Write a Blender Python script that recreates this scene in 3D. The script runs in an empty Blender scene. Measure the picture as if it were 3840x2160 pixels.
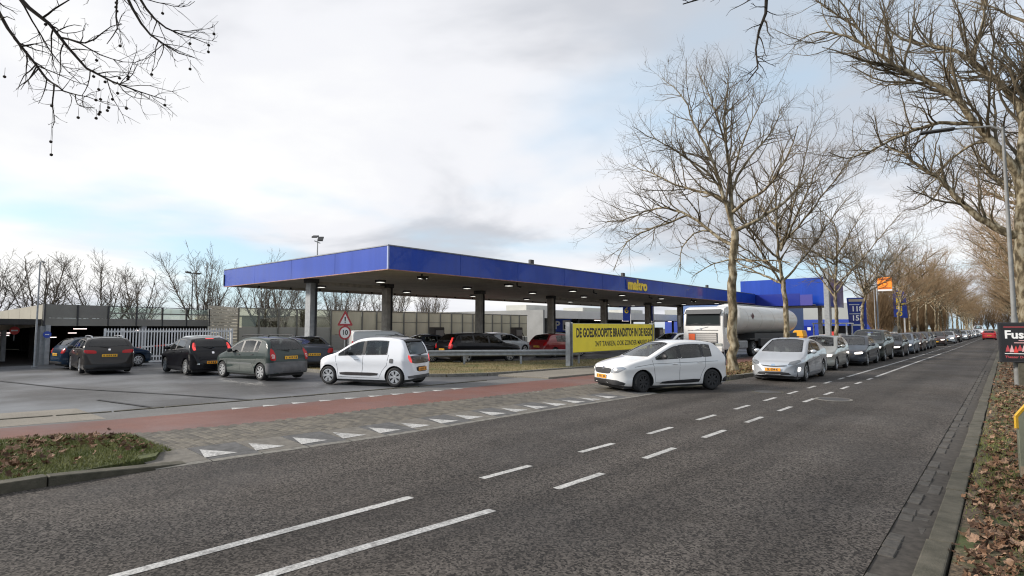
import bpy, bmesh, math, random
import numpy as np
from mathutils import Vector, Matrix
from mathutils.geometry import delaunay_2d_cdt
from mathutils.bvhtree import BVHTree
R = math.radians
scene = bpy.context.scene
C = scene.collection

# ------------------------------------------------------------------ camera
# the world: +Y runs along the road away from the camera, +X to its right, z = 0 is the road surface
cam_d = bpy.data.cameras.new('camera'); cam = bpy.data.objects.new('camera', cam_d); C.objects.link(cam)
cam_d.sensor_width = 36.0; cam_d.lens = 36.0*2150/3840; cam_d.clip_start = 0.1; cam_d.clip_end = 3000
cam.location = (0, 0, 1.85); cam.rotation_euler = (R(90+3.991), 0, R(40.72))
scene.camera = cam

# ------------------------------------------------------------------ sky, sun, exposure
SUN_EL, SUN_AZ = 27.0, 228.0           # azimuth measured clockwise from +Y: low winter sun from behind and left of the camera
world = bpy.data.worlds.new('World'); scene.world = world; world.use_nodes = True
wt = world.node_tree; wt.nodes.clear()
def wn(t, **k):
    n = wt.nodes.new(t)
    for a, b in k.items(): setattr(n, a, b)
    return n
wo = wn('ShaderNodeOutputWorld'); wb = wn('ShaderNodeBackground'); wb.inputs[1].default_value = 0.1
wt.links.new(wb.outputs[0], wo.inputs[0])
sky = wn('ShaderNodeTexSky', sky_type='NISHITA', sun_disc=False)
sky.sun_elevation = R(SUN_EL); sky.sun_rotation = R(SUN_AZ); sky.air_density = 1.0; sky.dust_density = 1.5; sky.ozone_density = 1.2
tc = wn('ShaderNodeTexCoord'); sep = wn('ShaderNodeSeparateXYZ'); wt.links.new(tc.outputs['Generated'], sep.inputs[0])
def wmath(op, a, b=None, clamp=False):
    n = wn('ShaderNodeMath', operation=op); n.use_clamp = clamp
    for i, v in enumerate((a, b)):
        if v is None: continue
        if isinstance(v, (int, float)): n.inputs[i].default_value = v
        else: wt.links.new(v, n.inputs[i])
    return n.outputs[0]
zz = wmath('ADD', wmath('MAXIMUM', sep.outputs[2], 0.0), 0.16)
comb = wn('ShaderNodeCombineXYZ')
wt.links.new(wmath('DIVIDE', sep.outputs[0], zz), comb.inputs[0]); wt.links.new(wmath('DIVIDE', sep.outputs[1], zz), comb.inputs[1])
def wnoise(scale, off, detail, rough, dist=0.0):
    mp = wn('ShaderNodeMapping'); mp.inputs['Location'].default_value = off; wt.links.new(comb.outputs[0], mp.inputs[0])
    n = wn('ShaderNodeTexNoise'); n.inputs['Scale'].default_value = scale; n.inputs['Detail'].default_value = detail
    n.inputs['Roughness'].default_value = rough; n.inputs['Distortion'].default_value = dist
    wt.links.new(mp.outputs[0], n.inputs[0]); return n.outputs[0]
def wramp(fac, stops):
    n = wn('ShaderNodeValToRGB'); e = n.color_ramp.elements
    while len(e) < len(stops): e.new(0.5)
    for i, (p, c) in enumerate(stops): e[i].position = p; e[i].color = (*c, 1) if len(c) == 3 else c
    n.color_ramp.interpolation = 'EASE'; wt.links.new(fac, n.inputs[0]); return n.outputs[0]
cover = wramp(wnoise(0.5, (14.5, 24.65, 0), 5, 0.5, 0.2), [(0.38, (0, 0, 0)), (0.55, (1, 1, 1))])
shade = wramp(wnoise(0.62, (14, 8.4, 2), 6, 0.52, 0.35), [(0.33, (6.7, 6.7, 6.6)), (0.47, (5.85, 5.9, 6.15)), (0.60, (3.9, 4.05, 4.4))])
def wmix(f, a, b):
    n = wn('ShaderNodeMix', data_type='RGBA')
    if isinstance(f, (int, float)): n.inputs[0].default_value = f
    else: wt.links.new(f, n.inputs[0])
    for i, v in ((6, a), (7, b)):
        if isinstance(v, tuple): n.inputs[i].default_value = (*v, 1)
        else: wt.links.new(v, n.inputs[i])
    return n.outputs[2]
hazed = wmix(0.5, sky.outputs[0], (4.6, 6.6, 8.2))            # thin high veil over the blue
wt.links.new(wmix(cover, hazed, shade), wb.inputs[0])
sun_d = bpy.data.lights.new('sun', 'SUN'); sun_d.energy = 3.2; sun_d.angle = R(9); sun_d.color = (1.0, 0.93, 0.84)
sun = bpy.data.objects.new('sun', sun_d); C.objects.link(sun)
sd = Vector((math.sin(R(SUN_AZ))*math.cos(R(SUN_EL)), math.cos(R(SUN_AZ))*math.cos(R(SUN_EL)), math.sin(R(SUN_EL))))
sun.rotation_euler = sd.to_track_quat('Z', 'Y').to_euler()
vs = scene.view_settings; vs.view_transform = 'Standard'; vs.look = 'None'; vs.exposure = 0.66; vs.gamma = 1.0; vs.use_curve_mapping = False
cy = scene.cycles; cy.use_denoising = True; cy.max_bounces = 6; cy.diffuse_bounces = 3; cy.glossy_bounces = 3; cy.transmission_bounces = 4; cy.transparent_max_bounces = 12
scene.render.filter_size = 1.15; cy.pixel_filter_type = 'BLACKMAN_HARRIS'; cy.filter_width = 1.15; cy.caustics_reflective = False; cy.caustics_refractive = False; cy.sample_clamp_indirect = 6.0
try: cy.denoiser = 'OPENIMAGEDENOISE'
except Exception: pass

# ------------------------------------------------------------------ materials
MATS = {}
def mat(name, col, rough=0.6, metal=0.0, var=0.0, vs=6.0, col2=None, bump=0.0, bs=60.0, coat=0.0, spec=0.5, emit=0.0, pos=False, detail=4.0, rvar=0.0, stretch=None):
    if name in MATS: return MATS[name]
    m = bpy.data.materials.new(name); m.use_nodes = True; nt = m.node_tree; p = nt.nodes['Principled BSDF']
    p.inputs['Roughness'].default_value = rough; p.inputs['Metallic'].default_value = metal
    p.inputs['Specular IOR Level'].default_value = spec; p.inputs['Coat Weight'].default_value = coat; p.inputs['Coat Roughness'].default_value = 0.04
    p.inputs['Base Color'].default_value = (*col, 1); m.diffuse_color = (*col, 1)
    src = None
    if var or col2 or bump or rvar:
        if pos: src = nt.nodes.new('ShaderNodeNewGeometry').outputs['Position']
        else: src = nt.nodes.new('ShaderNodeTexCoord').outputs['Object']
        if stretch:
            mp = nt.nodes.new('ShaderNodeMapping'); mp.inputs['Scale'].default_value = stretch; nt.links.new(src, mp.inputs[0]); src = mp.outputs[0]
    if var or col2:
        n = nt.nodes.new('ShaderNodeTexNoise'); n.inputs['Scale'].default_value = vs; n.inputs['Detail'].default_value = detail; n.inputs['Roughness'].default_value = 0.6
        nt.links.new(src, n.inputs[0])
        r = nt.nodes.new('ShaderNodeValToRGB'); e = r.color_ramp.elements
        a = col; b = col2 if col2 else tuple(min(1, c*(1+var)) for c in col)
        if not col2: a = tuple(c*(1-var) for c in col)
        e[0].position = 0.32; e[1].position = 0.68; e[0].color = (*a, 1); e[1].color = (*b, 1)
        nt.links.new(n.outputs[0], r.inputs[0]); nt.links.new(r.outputs[0], p.inputs['Base Color'])
        if rvar:
            mr = nt.nodes.new('ShaderNodeMapRange'); mr.inputs[3].default_value = rough-rvar; mr.inputs[4].default_value = rough+rvar
            nt.links.new(n.outputs[0], mr.inputs[0]); nt.links.new(mr.outputs[0], p.inputs['Roughness'])
    if bump:
        n = nt.nodes.new('ShaderNodeTexNoise'); n.inputs['Scale'].default_value = bs; n.inputs['Detail'].default_value = 3
        nt.links.new(src, n.inputs[0]); b = nt.nodes.new('ShaderNodeBump'); b.inputs['Strength'].default_value = bump; b.inputs['Distance'].default_value = 0.02
        nt.links.new(n.outputs[0], b.inputs['Height']); nt.links.new(b.outputs[0], p.inputs['Normal'])
    if emit:
        p.inputs['Emission Color'].default_value = (*col, 1); p.inputs['Emission Strength'].default_value = emit
    MATS[name] = m; return m

def ground_mat(name, fine, coarse, rough=(0.75, 0.9), fscale=110.0, cscale=0.5, bump=0.35, tint=None, tscale=1.5, tpos=(0.5, 0.62), spec=0.4, streak=None, agg=False):
    """fine: two speckle colours; coarse: brightness range of the large patches; tint: a second patch colour"""
    if name in MATS: return MATS[name]
    m = bpy.data.materials.new(name); m.use_nodes = True; nt = m.node_tree; p = nt.nodes['Principled BSDF']; L = nt.links.new
    p.inputs['Specular IOR Level'].default_value = spec
    g = nt.nodes.new('ShaderNodeNewGeometry').outputs['Position']
    def noise(s, d=3, r=0.6):
        n = nt.nodes.new('ShaderNodeTexNoise'); n.inputs['Scale'].default_value = s; n.inputs['Detail'].default_value = d; n.inputs['Roughness'].default_value = r
        L(g, n.inputs[0]); return n.outputs[0]
    def ramp(f, a, b, p0, p1):
        r = nt.nodes.new('ShaderNodeValToRGB'); e = r.color_ramp.elements; e[0].position = p0; e[1].position = p1
        e[0].color = (*a, 1); e[1].color = (*b, 1); L(f, r.inputs[0]); return r.outputs[0]
    def mix(f, a, b, mode='MIX'):
        n = nt.nodes.new('ShaderNodeMix'); n.data_type = 'RGBA'; n.blend_type = mode
        if isinstance(f, float): n.inputs[0].default_value = f
        else: L(f, n.inputs[0])
        L(a, n.inputs[6]); L(b, n.inputs[7]); return n.outputs[2]
    nf = noise(fscale, 2, 0.7)
    if agg:                                                        # stones of the aggregate, each with its own tone
        v = nt.nodes.new('ShaderNodeTexVoronoi'); v.inputs['Scale'].default_value = fscale; L(g, v.inputs['Vector'])
        sp = nt.nodes.new('ShaderNodeSeparateColor'); L(v.outputs['Color'], sp.inputs[0]); nf = sp.outputs[0]; base = ramp(nf, fine[0], fine[1], 0.15, 1.0)
    else: base = ramp(nf, fine[0], fine[1], 0.36, 0.64)
    if tint:
        t = nt.nodes.new('ShaderNodeRGB'); t.outputs[0].default_value = (*tint, 1)
        base = mix(ramp(noise(tscale, 5), (0, 0, 0), (1, 1, 1), *tpos), base, t.outputs[0])
    nc = noise(cscale, 5, 0.55)
    base = mix(1.0, base, ramp(nc, (coarse[0],)*3, (coarse[1],)*3, 0.3, 0.7), 'MULTIPLY')
    if streak:                                                     # wheel tracks and dirt drawn out along the road
        mp = nt.nodes.new('ShaderNodeMapping'); mp.inputs['Scale'].default_value = (1.1, .025, 1); L(g, mp.inputs[0])
        ns = nt.nodes.new('ShaderNodeTexNoise'); ns.inputs['Scale'].default_value = 1.0; ns.inputs['Detail'].default_value = 4; L(mp.outputs[0], ns.inputs[0])
        base = mix(1.0, base, ramp(ns.outputs[0], (streak[0],)*3, (streak[1],)*3, 0.35, 0.65), 'MULTIPLY')
    L(base, p.inputs['Base Color'])
    mr = nt.nodes.new('ShaderNodeMapRange'); mr.inputs[1].default_value = 0.35; mr.inputs[2].default_value = 0.65
    mr.inputs[3].default_value = rough[0]; mr.inputs[4].default_value = rough[1]
    L(noise(0.33, 4), mr.inputs[0]); L(mr.outputs[0], p.inputs['Roughness'])
    if bump:
        b = nt.nodes.new('ShaderNodeBump'); b.inputs['Strength'].default_value = bump; b.inputs['Distance'].default_value = 0.012
        L(nf, b.inputs['Height']); L(b.outputs[0], p.inputs['Normal'])
    MATS[name] = m; return m

def glass(name, tint=(0.55, 0.62, 0.62), refl=1.0):
    if name in MATS: return MATS[name]
    m = bpy.data.materials.new(name); m.use_nodes = True; nt = m.node_tree; nt.nodes.clear(); L = nt.links.new
    o = nt.nodes.new('ShaderNodeOutputMaterial'); mx = nt.nodes.new('ShaderNodeMixShader'); t = nt.nodes.new('ShaderNodeBsdfTransparent')
    gl = nt.nodes.new('ShaderNodeBsdfGlossy'); fr = nt.nodes.new('ShaderNodeFresnel'); fr.inputs[0].default_value = 1.5
    t.inputs[0].default_value = (*tint, 1); gl.inputs['Roughness'].default_value = 0.02; gl.inputs[0].default_value = (refl,)*3+(1,)
    ad = nt.nodes.new('ShaderNodeMath'); ad.operation = 'ADD'; ad.inputs[1].default_value = 0.015; ad.use_clamp = True
    L(fr.outputs[0], ad.inputs[0]); L(ad.outputs[0], mx.inputs[0]); L(t.outputs[0], mx.inputs[1]); L(gl.outputs[0], mx.inputs[2]); L(mx.outputs[0], o.inputs[0])
    MATS[name] = m; return m

# ------------------------------------------------------------------ object helpers
def link(o, parent=None):
    C.objects.link(o)
    if parent is not None: o.parent = parent
    return o
def tag(o, label=None, cat=None, group=None, kind=None):
    for k, v in (('label', label), ('category', cat), ('group', group), ('kind', kind)):
        if v: o[k] = v
    return o
def empty(name, loc=(0, 0, 0), rz=0.0, label=None, cat=None, group=None):
    o = bpy.data.objects.new(name, None); o.location = loc; o.rotation_euler = (0, 0, rz); o.empty_display_size = 0.2
    return tag(link(o), label, cat, group)
def obj(name, me, m=None, parent=None):
    o = bpy.data.objects.new(name, me)
    if m is not None:
        if len(me.materials) == 0: me.materials.append(m)
        elif me.materials[0] is not m:
            o.material_slots[0].link = 'OBJECT'; o.material_slots[0].material = m
    return link(o, parent)
def copy_tree(o, parent=None):
    c = o.copy(); C.objects.link(c)
    if parent is not None: c.parent = parent
    for ch in list(o.children): copy_tree(ch, c)
    return c

class MB:
    """collects boxes, tubes, lathes and prisms; build() links them as one mesh object"""
    def __init__(s): s.v = []; s.f = []
    def add(s, vs, fs):
        n = len(s.v); s.v += [tuple(v) for v in vs]; s.f += [tuple(n+i for i in f) for f in fs]; return s
    def box(s, c, d, rz=0.0, top=1.0):
        x, y, z = (a/2 for a in d); ca, sa = math.cos(rz), math.sin(rz); P = []
        for k, zz in ((1, -z), (top, z)):
            for a, b in ((-x, -y), (x, -y), (x, y), (-x, y)):
                a *= k; b *= k; P.append((c[0]+a*ca-b*sa, c[1]+a*sa+b*ca, c[2]+zz))
        return s.add(P, [(3, 2, 1, 0), (4, 5, 6, 7), (0, 1, 5, 4), (1, 2, 6, 5), (2, 3, 7, 6), (3, 0, 4, 7)])
    def bx(s, x0, x1, y0, y1, z0, z1): return s.box(((x0+x1)/2, (y0+y1)/2, (z0+z1)/2), (abs(x1-x0), abs(y1-y0), abs(z1-z0)))
    def tube(s, pts, rad, k=8, cap=True):
        pts = [Vector(p) for p in pts]; n = len(pts)
        if not hasattr(rad, '__len__'): rad = [rad]*n
        rings = []; up = None
        for i in range(n):
            t = (pts[min(i+1, n-1)]-pts[max(i-1, 0)]).normalized()
            if up is None: up = t.orthogonal().normalized()
            up = (up-t*up.dot(t)).normalized(); w = t.cross(up)
            rings.append([pts[i]+(up*math.cos(2*math.pi*j/k)+w*math.sin(2*math.pi*j/k))*rad[i] for j in range(k)])
        P = [p for r in rings for p in r]
        F = [(i*k+j, i*k+(j+1) % k, (i+1)*k+(j+1) % k, (i+1)*k+j) for i in range(n-1) for j in range(k)]
        if cap: F += [tuple(range(k-1, -1, -1)), tuple((n-1)*k+j for j in range(k))]
        return s.add(P, F)
    def lathe(s, prof, k=24, c=(0, 0, 0), axis='z', cap=True):
        P = []
        for r, h in prof:
            for j in range(k):
                a = 2*math.pi*j/k; u, v = r*math.cos(a), r*math.sin(a)
                P.append({'z': (c[0]+u, c[1]+v, c[2]+h), 'y': (c[0]+u, c[1]+h, c[2]+v), 'x': (c[0]+h, c[1]+u, c[2]+v)}[axis])
        n = len(prof); F = [(i*k+j, i*k+(j+1) % k, (i+1)*k+(j+1) % k, (i+1)*k+j) for i in range(n-1) for j in range(k)]
        if cap: F += [tuple(range(k)), tuple((n-1)*k+j for j in range(k-1, -1, -1))]
        return s.add(P, F)
    def prism(s, poly, fn, d0, d1):
        """poly: 2D outline; fn(a, b, d) -> 3D; extruded from d0 to d1"""
        n = len(poly)
        return s.add([fn(a, b, d0) for a, b in poly]+[fn(a, b, d1) for a, b in poly],
                     [tuple(range(n-1, -1, -1)), tuple(range(n, 2*n))]+[(i, (i+1) % n, n+(i+1) % n, n+i) for i in range(n)])
    def mesh(s, name, smooth=False, bevel=0.0, fix=True, seg=1):
        me = bpy.data.meshes.new(name); me.from_pydata(s.v, [], s.f)
        if bevel or fix:
            bm = bmesh.new(); bm.from_mesh(me); bmesh.ops.recalc_face_normals(bm, faces=bm.faces)
            if bevel:
                es = [e for e in bm.edges if len(e.link_faces) == 2 and e.calc_face_angle(0) > 0.5]
                bmesh.ops.bevel(bm, geom=es, offset=bevel, segments=seg, profile=0.6, affect='EDGES', clamp_overlap=True)
            bm.to_mesh(me); bm.free()
        if smooth:
            me.polygons.foreach_set('use_smooth', [True]*len(me.polygons)); me.set_sharp_from_angle(angle=R(40))
        me.update(); return me
    def build(s, name, m, parent=None, **k): return obj(name, s.mesh(name, **k), m, parent)

_txt = {}
def text_mesh(body, size=1.0, depth=0.0, weight=0.0, sx=1.0, align='CENTER'):
    key = (body, size, depth, weight, sx, align)
    if key in _txt: return _txt[key]
    cu = bpy.data.curves.new('lettering', 'FONT'); cu.body = body; cu.size = size; cu.extrude = depth; cu.offset = weight
    cu.align_x = align; cu.align_y = 'CENTER'; cu.resolution_u = 3
    o = bpy.data.objects.new('lettering', cu); C.objects.link(o)
    me = bpy.data.meshes.new_from_object(o.evaluated_get(bpy.context.evaluated_depsgraph_get()))
    bpy.data.objects.remove(o); bpy.data.curves.remove(cu)
    if sx != 1.0: me.transform(Matrix.Diagonal((sx, 1, 1, 1)))
    me.materials.clear(); _txt[key] = me; return me
def lettering(body, m, parent, loc, rot, size, weight=0.0, sx=1.0, depth=0.002, align='CENTER', name='lettering'):
    o = obj(name, text_mesh(body, size, depth, weight, sx, align), m, parent); o.location = loc; o.rotation_euler = rot; return o

def inside(p, poly):
    x, y = p; r = False; n = len(poly); j = n-1
    for i in range(n):
        xi, yi = poly[i]; xj, yj = poly[j]
        if (yi > y) != (yj > y) and x < (xj-xi)*(y-yi)/(yj-yi)+xi: r = not r
        j = i
    return r
def densify(poly, step, closed=True):
    out = []; n = len(poly)
    for i in range(n if closed else n-1):
        a = poly[i]; b = poly[(i+1) % n]; k = max(1, int(math.hypot(b[0]-a[0], b[1]-a[1])/step))
        out += [(a[0]+(b[0]-a[0])*t/k, a[1]+(b[1]-a[1])*t/k) for t in range(k)]
    if not closed: out.append(poly[-1])
    return out
def chaikin(pts, n=2, closed=False, w=0.25):
    for _ in range(n):
        q = [] if closed else [pts[0]]; m = len(pts)
        for i in range(m if closed else m-1):
            a, b = pts[i], pts[(i+1) % m]
            q += [tuple(a[j]*(1-w)+b[j]*w for j in range(len(a))), tuple(a[j]*w+b[j]*(1-w) for j in range(len(a)))]
        if not closed: q.append(pts[-1])
        pts = q
    return pts
def tri_poly(poly, step):
    """triangulated polygon with inner grid points"""
    b = densify(poly, step); n = len(b); pts = [Vector(p) for p in b]
    xs = [p[0] for p in poly]; ys = [p[1] for p in poly]
    nx = int((max(xs)-min(xs))/step); ny = int((max(ys)-min(ys))/step)
    for i in range(1, nx+1):
        for j in range(1, ny+1):
            p = (min(xs)+i*step, min(ys)+j*step)
            if inside(p, poly): pts.append(Vector(p))
    vo, _, fo, _, _, _ = delaunay_2d_cdt(pts, [(i, (i+1) % n) for i in range(n)], [], 0, 1e-5)
    fs = [f for f in fo if inside((sum(vo[i].x for i in f)/3, sum(vo[i].y for i in f)/3), poly)]
    return [tuple(v) for v in vo], [tuple(f) for f in fs]
def interp(tab, x):
    if x <= tab[0][0]: return tab[0][1]
    for a, b in zip(tab, tab[1:]):
        if x <= b[0]: return a[1]+(b[1]-a[1])*(x-a[0])/max(1e-9, b[0]-a[0])
    return tab[-1][1]

# ------------------------------------------------------------------ cars
def paint(name, col, metal=0.0, rough=0.3):
    dark = max(col) < 0.2
    return mat('paint_'+name, col, rough=rough, metal=0.0 if dark else metal, coat=0.55 if dark else 1.0, spec=0.05 if dark else 0.4)
BLACK = mat('black_plastic', (0.018, 0.018, 0.02), rough=0.5, var=0.25, vs=8)
RUBBER = mat('tyre_rubber', (0.016, 0.016, 0.017), rough=0.85, var=0.3, vs=14, bump=0.2, bs=40)
ALLOY = mat('alloy_silver', (0.55, 0.56, 0.58), rough=0.28, metal=0.85)
DISH = mat('rim_dark', (0.02, 0.02, 0.022), rough=0.6)  # plain dark finish of rim dishes, underbodies and black wheels
SEATM = mat('seat_cloth', (0.085, 0.085, 0.088), rough=0.9, var=0.3, vs=20)
GLASS = glass('car_glass', (0.80, 0.88, 0.86)); PRIV = glass('privacy_glass', (0.06, 0.065, 0.07))
LENS = mat('lamp_lens', (0.62, 0.64, 0.66), rough=0.08, metal=0.55, coat=1.0)
LENS2 = mat('clear_lamp', (.34, .35, .37), rough=.1, metal=.3, coat=1.0)
LIT = mat('lit_headlamp', (1.0, 0.90, 0.80), rough=0.2, emit=2.2)
RED = mat('tail_lamp', (0.40, 0.006, 0.008), rough=0.25, spec=.2, coat=.4)
REDLIT = mat('lit_brake_lamp', (0.75, 0.035, 0.03), rough=0.15, coat=1.0, emit=0.55)
PLATE = mat('plate_yellow', (0.80, 0.42, 0.02), rough=0.4)
PLATEO = mat('plate_amber', (0.80, 0.33, 0.03), rough=0.4)
INK = mat('plate_ink', (0.03, 0.03, 0.03), rough=0.6)
CHROME = mat('chrome', (0.75, 0.75, 0.77), rough=0.12, metal=1.0)
GREYPL = mat('grey_plastic', (0.10, 0.10, 0.105), rough=0.6, var=0.2, vs=6)
SEAM = mat('panel_gap', (0.012, 0.012, 0.013), rough=0.9)

def car_shell(S):
    L, W, H = S['L'], S['W'], S['H']; hw = W/2; zb0 = S.get('zb', 0.2); tum = S.get('tum', 0.23)
    sm = chaikin(S['top'], 3); prof = [(0.0, sm[0][0], sm[0][1])]
    for a, b in zip(sm, sm[1:]): prof.append((prof[-1][0]+math.hypot(b[0]-a[0], b[1]-a[1]), max(b[0], prof[-1][1]+1e-5), b[1]))
    St = prof[-1][0]; s2u = [(p[0], p[1]) for p in prof]; s2z = [(p[0], p[2]) for p in prof]; u2s = [(p[1], p[0]) for p in prof]
    belt = S['belt']; pf, pr = S.get('pf', 0.62), S.get('pr', 0.42); nf, nr = S.get('nf', 2.4), S.get('nr', 3.0)
    def plan(u):
        w = hw; e = 0.05
        if u < pf: w *= (1-max(0.0, 1-(u+e)/(pf+e))**nf)**(1/nf)
        v = L-u
        if v < pr: w *= (1-max(0.0, 1-(v+e)/(pr+e))**nr)**(1/nr)
        return w
    def wfac(z, u):
        zb = interp(belt, u)
        if z <= zb:
            a = (z-zb0)/max(0.05, zb-zb0); return interp([(0, 0.93), (0.08, 0.972), (0.2, 0.985), (0.45, 0.974), (0.62, 0.982), (0.72, 0.999), (0.77, 0.997), (1, 0.953)], a)
        a = (z-zb)/max(0.1, H-zb); return 0.955-tum*(a**1.15)
    def zbot(u):
        e = min(u, L-u); return zb0+(0.05*(1-e/0.5)**2 if e < 0.5 else 0)
    def sect(s):
        u = interp(s2u, s); zt = interp(s2z, s); zb = zbot(u); r = min(0.085, max(0.02, 0.3*(zt-zb))); return u, zt, zb, r
    def pt(s, t):
        u, zt, zb, r = sect(s); p = plan(u); zs = zt-r; x = L/2-u
        if t <= 0.6:
            z = zb+(zs-zb)*t/0.6; return (x, p*wfac(z, u), z)
        w0 = p*wfac(zs, u); rh = min(r*1.35, w0*0.5)
        if t <= 0.75:
            a = (t-0.6)/0.15*math.pi/2; return (x, w0-rh*(1-math.cos(a)), zs+r*math.sin(a))
        ye = w0-rh; f = 1-(t-0.75)/0.25; return (x, ye*f, zt+0.035*min(1, ye/0.6)*(1-f*f))
    def side(u, z):
        s = interp(u2s, u); _, zt, zb, r = sect(s); return (s, 1.9*max(0, min(0.6*(z-zb)/(zt-r-zb), 0.6)))
    def topp(u, f): return (interp(u2s, u), 1.9*(0.75+0.25*(1-f)))
    rows = [0, .05, .1, .16, .22, .28, .34, .4, .45, .5, .55, .6, .638, .675, .712, .75, .81, .87, .94, 1.0]
    ns = int(St/0.065); Rw = S['R']; Ra = Rw+S.get('arch', 0.05)
    out = [(0.0, 1.9*t) for t in rows[::-1]]
    bottom = []
    for i in range(1, ns): bottom.append((St*i/ns, 0.0))
    for uc in (S['wf'], S['wr']):
        d = math.sqrt(max(0.01, Ra**2-(zb0-Rw)**2)); sa, sb = interp(u2s, uc-d), interp(u2s, uc+d)
        arc = []
        for i in range(17):
            a0 = math.asin((zb0-Rw)/Ra); a = math.pi-a0+(2*a0-math.pi)*i/16
            arc.append(side(uc+Ra*math.cos(a), Rw+Ra*math.sin(a)))
        bottom = [b for b in bottom if b[0] < sa-0.02]+arc+[b for b in bottom if b[0] > sb+0.02]
    out += bottom+[(St, 1.9*t) for t in rows]+[(St*i/ns, 1.9) for i in range(ns-1, 0, -1)]
    wins = []
    for nm, kind, poly in S['windows']:
        if kind == 'S': q = [side(*p) for p in densify(chaikin(poly, 1, True, 0.12), 0.05)]
        else: q = [topp(*p) for p in densify(poly, 0.07)]
        wins.append((nm, q))
    pts = [Vector(p) for p in out]; n = len(out); ed = [(i, (i+1) % n) for i in range(n)]
    for _, q in wins:
        k = len(pts); pts += [Vector(p) for p in q]; ed += [(k+i, k+(i+1) % len(q)) for i in range(len(q))]
    for i in range(1, ns):
        for t in rows[1:-1]:
            p = (St*i/ns, 1.9*t)
            if inside(p, out): pts.append(Vector(p))
    vo, _, fo, _, _, _ = delaunay_2d_cdt(pts, ed, [], 0, 1e-5)
    V = [pt(min(max(v.x, 0), St), min(max(v.y/1.9, 0), 1)) for v in vo]
    groups = {'body': []}
    for f in fo:
        c = (sum(vo[i].x for i in f)/3, sum(vo[i].y for i in f)/3)
        if not inside(c, out): continue
        g = 'body'
        for nm, q in wins:
            if inside(c, q): g = nm; break
        groups.setdefault(g, []).append(tuple(f))
    def caps():
        A = MB()
        for s, sg in ((0.0, 1), (St, -1)):
            h = [pt(s, t) for t in rows]; ring = h+[(x, -y, z) for x, y, z in h[::-1][1:]]
            zc = (h[0][2]+h[-1][2])/2; x0 = h[0][0]; k = len(ring)
            r2 = [(x0+sg*0.03, y*0.65, zc+(z-zc)*0.65) for x, y, z in ring]
            A.add(ring+r2+[(x0+sg*0.038, 0, zc)], [(i, (i+1) % k, k+(i+1) % k, k+i) for i in range(k)]+[(k+i, k+(i+1) % k, 2*k) for i in range(k)])
        return A
    def mk(name, gs, mirror=True, cap=False, half=1):
        A = MB()
        for g in gs:
            fs = groups.get(g, [])
            if half > 0 or mirror: A.add(V, fs)
            if half < 0 or mirror: A.add([(x, -y, z) for x, y, z in V], [f[::-1] for f in fs])
        if cap:
            c = caps(); A.add(c.v, c.f)
        me = bpy.data.meshes.new(name); me.from_pydata(A.v, [], A.f); bm = bmesh.new(); bm.from_mesh(me)
        bmesh.ops.remove_doubles(bm, verts=bm.verts, dist=4e-4)
        bmesh.ops.delete(bm, geom=[v for v in bm.verts if not v.link_faces], context='VERTS'); bmesh.ops.recalc_face_normals(bm, faces=bm.faces)
        bm.to_mesh(me); bm.free(); me.polygons.foreach_set('use_smooth', [True]*len(me.polygons)); me.set_sharp_from_angle(angle=R(48)); me.update()
        return me
    full = mk('full', list(groups), cap=True); bm = bmesh.new(); bm.from_mesh(full); bvh = BVHTree.FromBMesh(bm); bm.free(); bpy.data.meshes.remove(full)
    return dict(groups=groups, mk=mk, bvh=bvh, wins=[w[0] for w in wins])

def project(bvh, S, view, a, b, off):
    """a, b: (u, z) in a side view, (y, z) in a front or rear view, (u, y) from above"""
    L = S['L']
    if view in 'LR': sg = 1 if view == 'L' else -1; o = Vector((L/2-a, sg*3, b)); d = Vector((0, -sg, 0))
    elif view == 'F': o = Vector((L, a, b)); d = Vector((-1, 0, 0))
    elif view == 'B': o = Vector((-L, a, b)); d = Vector((1, 0, 0))
    else: o = Vector((L/2-a, b, 4)); d = Vector((0, 0, -1))
    h, n, _, _ = bvh.ray_cast(o, d)
    if h is None:
        h, n, _, _ = bvh.find_nearest(o+d*(3-0.8 if view in 'LR' else L/2+0.05))
    if n.dot(d) > 0: n = -n
    return h+n*off
def patch(bvh, S, view, poly, off=0.005, step=0.05, rnd=1):
    if rnd: poly = chaikin(poly, rnd, True, 0.18)
    v, f = tri_poly(poly, step); A = MB(); A.add([project(bvh, S, view, a, b, off) for a, b in v], f); return A
def ribbon(bvh, S, view, line, w=0.008, off=0.003):
    line = densify(line, 0.06, False); A = MB(); P = []
    for i, p in enumerate(line):
        a = line[max(i-1, 0)]; b = line[min(i+1, len(line)-1)]; dx, dy = b[0]-a[0], b[1]-a[1]; l = math.hypot(dx, dy) or 1
        nx, ny = -dy/l*w/2, dx/l*w/2
        P += [project(bvh, S, view, p[0]+nx, p[1]+ny, off), project(bvh, S, view, p[0]-nx, p[1]-ny, off)]
    return A.add(P, [(2*i, 2*i+1, 2*i+3, 2*i+2) for i in range(len(line)-1)])

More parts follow.
